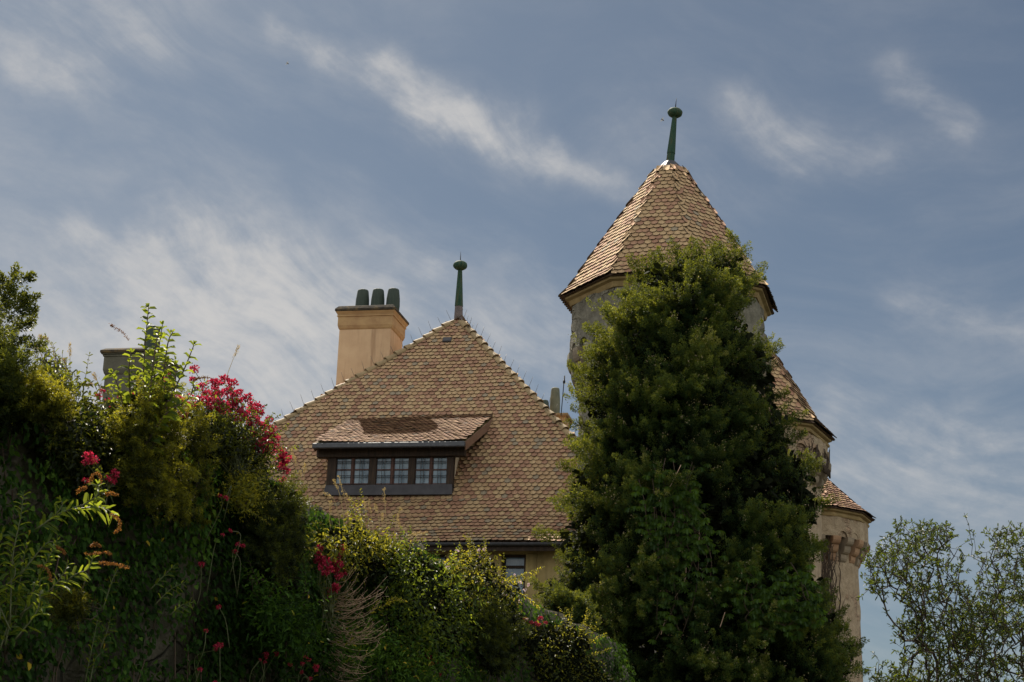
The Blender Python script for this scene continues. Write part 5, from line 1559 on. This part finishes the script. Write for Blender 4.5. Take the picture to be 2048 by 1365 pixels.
broad('bramble', 'orange tinged bramble thicket on the wall top before the juniper', [(1045, 1255), (1080, 1245), (1120, 1238), (1160, 1245), (1190, 1265), (1180, 1300), (1215, 1340), (1240, 1400), (1120, 1420), (1060, 1340), (1040, 1290)], wy(.1), .6, 420, 'rose', .05, .024, (.0, .5), 6, .10, inner=1600)
conifer('juniper_bush', 'dark low juniper bough hanging beside the stone framed window', [(1082, 1185), (1105, 1170), (1130, 1175), (1180, 1200), (1220, 1290), (1200, 1330), (1150, 1270), (1100, 1235), (1080, 1210)], 31.0, .7, 90, 6, 'juniper', .19, .055, .024, (.0, .3), 7, 8, .1, .10, inner=2500)
broad('weed_bank', 'low mixed weeds hanging on the shaded wall right of the dry twigs', [(700, 1240), (780, 1220), (900, 1300), (930, 1365), (900, 1440), (620, 1440), (640, 1330)], wy(-.35), .4, 900, 'ivy', .06, .022, (.1, .8), 6, .11, inner=0)
broad('bindweed', 'hanging bindweed below the rounded dark yew', [(500, 1130), (560, 1190), (620, 1160), (640, 1260), (620, 1320), (560, 1310), (500, 1240)], wy(-.4), .3, 500, 'ivy', .065, .024, (.0, .6), 6, .1, inner=0)
conifer('yew_bush', 'small yew sprig poking from the wall in the lower left shadow', [(90, 1180), (150, 1170), (200, 1210), (230, 1210), (160, 1260), (110, 1250)], 11.5, .3, 30, 5, 'golden', .10, .026, .010, (.0, .3), 7, 8, .2, .06, inner=60)

# lit sprig hanging out of the dark green mound
sp = thing('privet_bush', wall_pt(760, 1225, -.9), 'single yellow lit sprig in front of the dark green mound', 'shrub')
L = Leaves(); mbs = MB()
for px in ([(735, 1228), (760, 1215), (778, 1208)], [(765, 1212), (790, 1200), (812, 1203)], [(770, 1212), (780, 1200), (792, 1196)], [(745, 1222), (752, 1210), (755, 1204)]):
    leafy_stem(L, mbs, pxcurve(px, 17.0, 8), .004, .05, .02, .02, .9, .9, .1, .1)
L.build('leaves', LF['rose'], sp); mbs.build('stems', M['stem_brown'], sp)

# dry twigs
tw = thing('dry_twigs', wall_pt(620, 1260, -.4), 'bundle of bare tan twigs sweeping out from the wall', 'twigs')
mb = MB()
for k in range(78):
    f = random.random(); y = 1178 + f * 160
    x0 = 648 + random.uniform(-26, 18) + 20 * math.sin(f * 3); ln = random.uniform(45, 112) * (1 - abs(f - .35) * .4)
    sl_2 = random.gauss(-.30, .16) if f < .4 else random.gauss(-.08, .12)
    if f > .7: sl_2 = random.gauss(.28, .12)
    y0 = y + random.uniform(-12, 12); bow = random.uniform(.08, .24)
    Yt = float(wallY(np.array(700.0))) - 1.0 + random.uniform(-.3, .2)
    path = pxcurve([(x0, y0), (x0 + ln * .35, y0 + ln * (bow + .3 * sl_2)), (x0 + ln * .7, y0 + ln * (bow * .8 + .6 * sl_2) + random.uniform(-4, 4)), (x0 + ln, y0 + ln * sl_2 + random.uniform(-6, 6))], [Yt + .35, Yt + .1, Yt, Yt - .1], 12)
    mb.tube(path, list(np.linspace(.0042, .0014, len(path))), 4)
    for q in range(random.choice((0, 1, 2))):
        i = random.randrange(len(path) // 3, len(path) - 2); dv = unit(path[-1] - path[i]) * random.uniform(.08, .2)
        mb.tube(curve([path[i], path[i] + dv * .5 + Z3 * random.uniform(-.03, .04), path[i] + dv + Z3 * random.uniform(-.07, .08)], 5), .0014, 4)
mb.build('twigs', M['twig_tan'], tw)
tw = thing('dry_twigs', wall_pt(500, 1040, -.4), 'few bare pale twigs lying across the rounded dark yew', 'twigs')
mb = MB()
for px in ([(490, 1045), (530, 1052), (560, 1045), (600, 1022)], [(490, 1030), (540, 1025), (590, 1022)], [(500, 1030), (510, 1000), (522, 985)], [(505, 1050), (530, 1055), (565, 1040), (570, 1035)], [(470, 1040), (500, 1052), (525, 1060)]):
    mb.tube(pxcurve(px, 15.3, 10), [.004] * 8 + [.002] * (len(pxcurve(px, 15.3, 10)) - 8), 4)
mb.build('twigs', M['twig_tan'], tw)


# ------------------------------------------------------------------ grasses
def grass(label, stalks, Yf, group='tall grasses on the wall top'):
    x, y = stalks[0][0]; Yq = lambda x, y: float(Yf(np.array(float(x)), np.array(float(y)))) if callable(Yf) else Yf
    th = thing('tall_grass', at(x, y, Yq(x, y)), label, 'grass', group)
    mb = MB(); L = Leaves()
    for px in stalks:
        Y = Yq(*px[0]); path = pxcurve(px, Y, 14); mb.tube(path, list(np.linspace(.0035, .0016, len(path))), 4)
        seg = path[int(len(path) * .72):]; q = np.repeat(seg, 14, 0) + rng.normal(size=(len(seg) * 14, 3)) * .008
        q += (np.roll(seg, -1, 0) - seg).repeat(14, 0) * rng.random((len(q), 1)) * (np.arange(len(q)) < len(q) - 14)[:, None]
        L.needles(q, unit(unit(path[-1] - path[-4]) + rng.normal(size=q.shape) * .35), .020, .005, rng.random(len(q)))
    mb.build('stalks', M['straw'], th); L.build('seed_heads', LF['straw'], th)


grass('seeding grass stalks in front of the left part of the dormer', [[(690, 1080), (685, 1020), (678, 985), (668, 962)], [(712, 1080), (700, 1040), (690, 1000), (678, 955)], [(680, 1080), (678, 1040), (668, 1000), (650, 988)], [(730, 1080), (720, 1040), (705, 1010), (692, 990)], [(708, 1095), (700, 1050), (695, 1030)], [(672, 1080), (660, 1050), (662, 1005)]], wy(.1))
grass('straight seeding grass stalks rising before the tiles right of centre', [[(775, 1100), (772, 1040), (768, 980)], [(785, 1110), (790, 1060), (800, 1018)], [(748, 1090), (745, 1050), (738, 1005)], [(760, 1090), (758, 1040), (750, 1010)], [(812, 1110), (806, 1070), (796, 1042)], [(742, 1080), (736, 1040), (728, 1005)], [(770, 1100), (766, 1060), (765, 1030)], [(800, 1100), (815, 1080), (838, 1066)], [(795, 1095), (808, 1076), (828, 1068)]], wy(.15))
grass('two pale grass stalks in front of the tiles beside the red flowers', [[(600, 980), (598, 940), (582, 900)], [(606, 985), (608, 955), (610, 932)], [(592, 975), (594, 950), (588, 915)], [(598, 975), (602, 960), (600, 945)]], wy(.1))
grass('single long grass stalk leaning above the red flowers', [[(448, 770), (460, 735), (476, 695)]], 15.2)
grass('thin grass stalks at the wall top left of the grey chimney', [[(140, 800), (140, 740), (140, 692)], [(118, 760), (105, 695), (91, 676)], [(84, 720), (84, 690), (82, 674)], [(210, 810), (200, 775), (188, 750)], [(200, 790), (195, 768), (175, 770)], [(130, 790), (132, 740), (128, 720)], [(90, 730), (80, 705), (72, 694)]], 13.2)
grass('bent grass stalks drooping over the far bushes', [[(815, 1105), (830, 1075), (852, 1066)], [(870, 1230), (876, 1215), (884, 1203)], [(912, 1215), (918, 1208), (926, 1202)]], wy(-.2))


# ------------------------------------------------------------------ bare creeper stems on the tower walls
def wall_creeper(label, C0, dr, R, z0, z1, a0, a1, n):
    th = thing('bare_creeper', C0 + dr((a0 + a1) / 2) * R + Z3 * z0, label, 'creeper'); mb = MB()
    for k in range(n):
        a = random.uniform(a0, a1); z = z0; pts = []; zt = lerp(z0, z1, random.uniform(.7, 1))
        while z < zt:
            pts.append(C0 + dr(a) * (R + .02) + Z3 * z); z += random.uniform(.15, .3); a += random.uniform(-.03, .03)
        if len(pts) > 2:
            mb.tube(pts, list(np.linspace(.030, .010, len(pts))), 5)
            for j in range(len(pts) // 3):
                i = random.randrange(len(pts) - 2); b = pts[i]; aa = math.atan2(*(b - C0)[:2][::-1])
                q = [b]; t_ = np.cross(Z3, unit((b - C0) * [1, 1, 0])); s = random.choice((-1, 1))
                for w in range(3): q.append(q[-1] + t_ * s * random.uniform(.04, .10) + Z3 * random.uniform(.1, .25))
                mb.tube(q, [.012, .010, .008, .005], 4)
    mb.build('stems', M['bark'], th)


wall_creeper('leafless creeper stems climbing the right side of the middle tower', C2, dr2, 2.93, zat(1620, 965, Y2), zc2 - .5, rad(46), rad(84), 26)
wall_creeper('leafless creeper stems climbing the left part of the lowest tower', C3, dr3, 2.42, zat(1640, 1290, Y3), zc3 - .5, rad(6), rad(31), 34)


# ------------------------------------------------------------------ small flying insects in the sky
def insect(label, px, py, Y, s):
    p = at(px, py, Y); th = thing('insect', p, label, 'insect', 'insects flying in the sky')
    mb = MB(); ax = unit(RIGHT * .8 - UPV * .5)
    mb.lathe(p - ax * s, [(s * .05, 0), (s * .25, s * .3), (s * .18, s * .7), (s * .3, s * 1.1), (s * .26, s * 1.5), (s * .2, s * 1.75), (s * .05, s * 2)], 10, ax); mb.build('body', M['insect'], th)
    for sg in (-1, 1):
        mb = MB(); sd = unit(np.cross(ax, [0, 1, 0])) * sg; o = p + ax * s * .2
        mb.prism([o, o + sd * s * .5 - ax * s * .1, o + sd * s * 1.3 - ax * s * .5, o + sd * s * 1.2 - ax * s * .8, o + sd * s * .5 - ax * s * .5], np.array([0, s * .03, 0])); mb.build('wing', M['cheek'], th)


insect('small brown insect in flight left of the tower ball finial', 1325, 240, 9.0, .011)
insect('tiny pale insect high in the sky at the left', 575, 127, 9.0, .009)
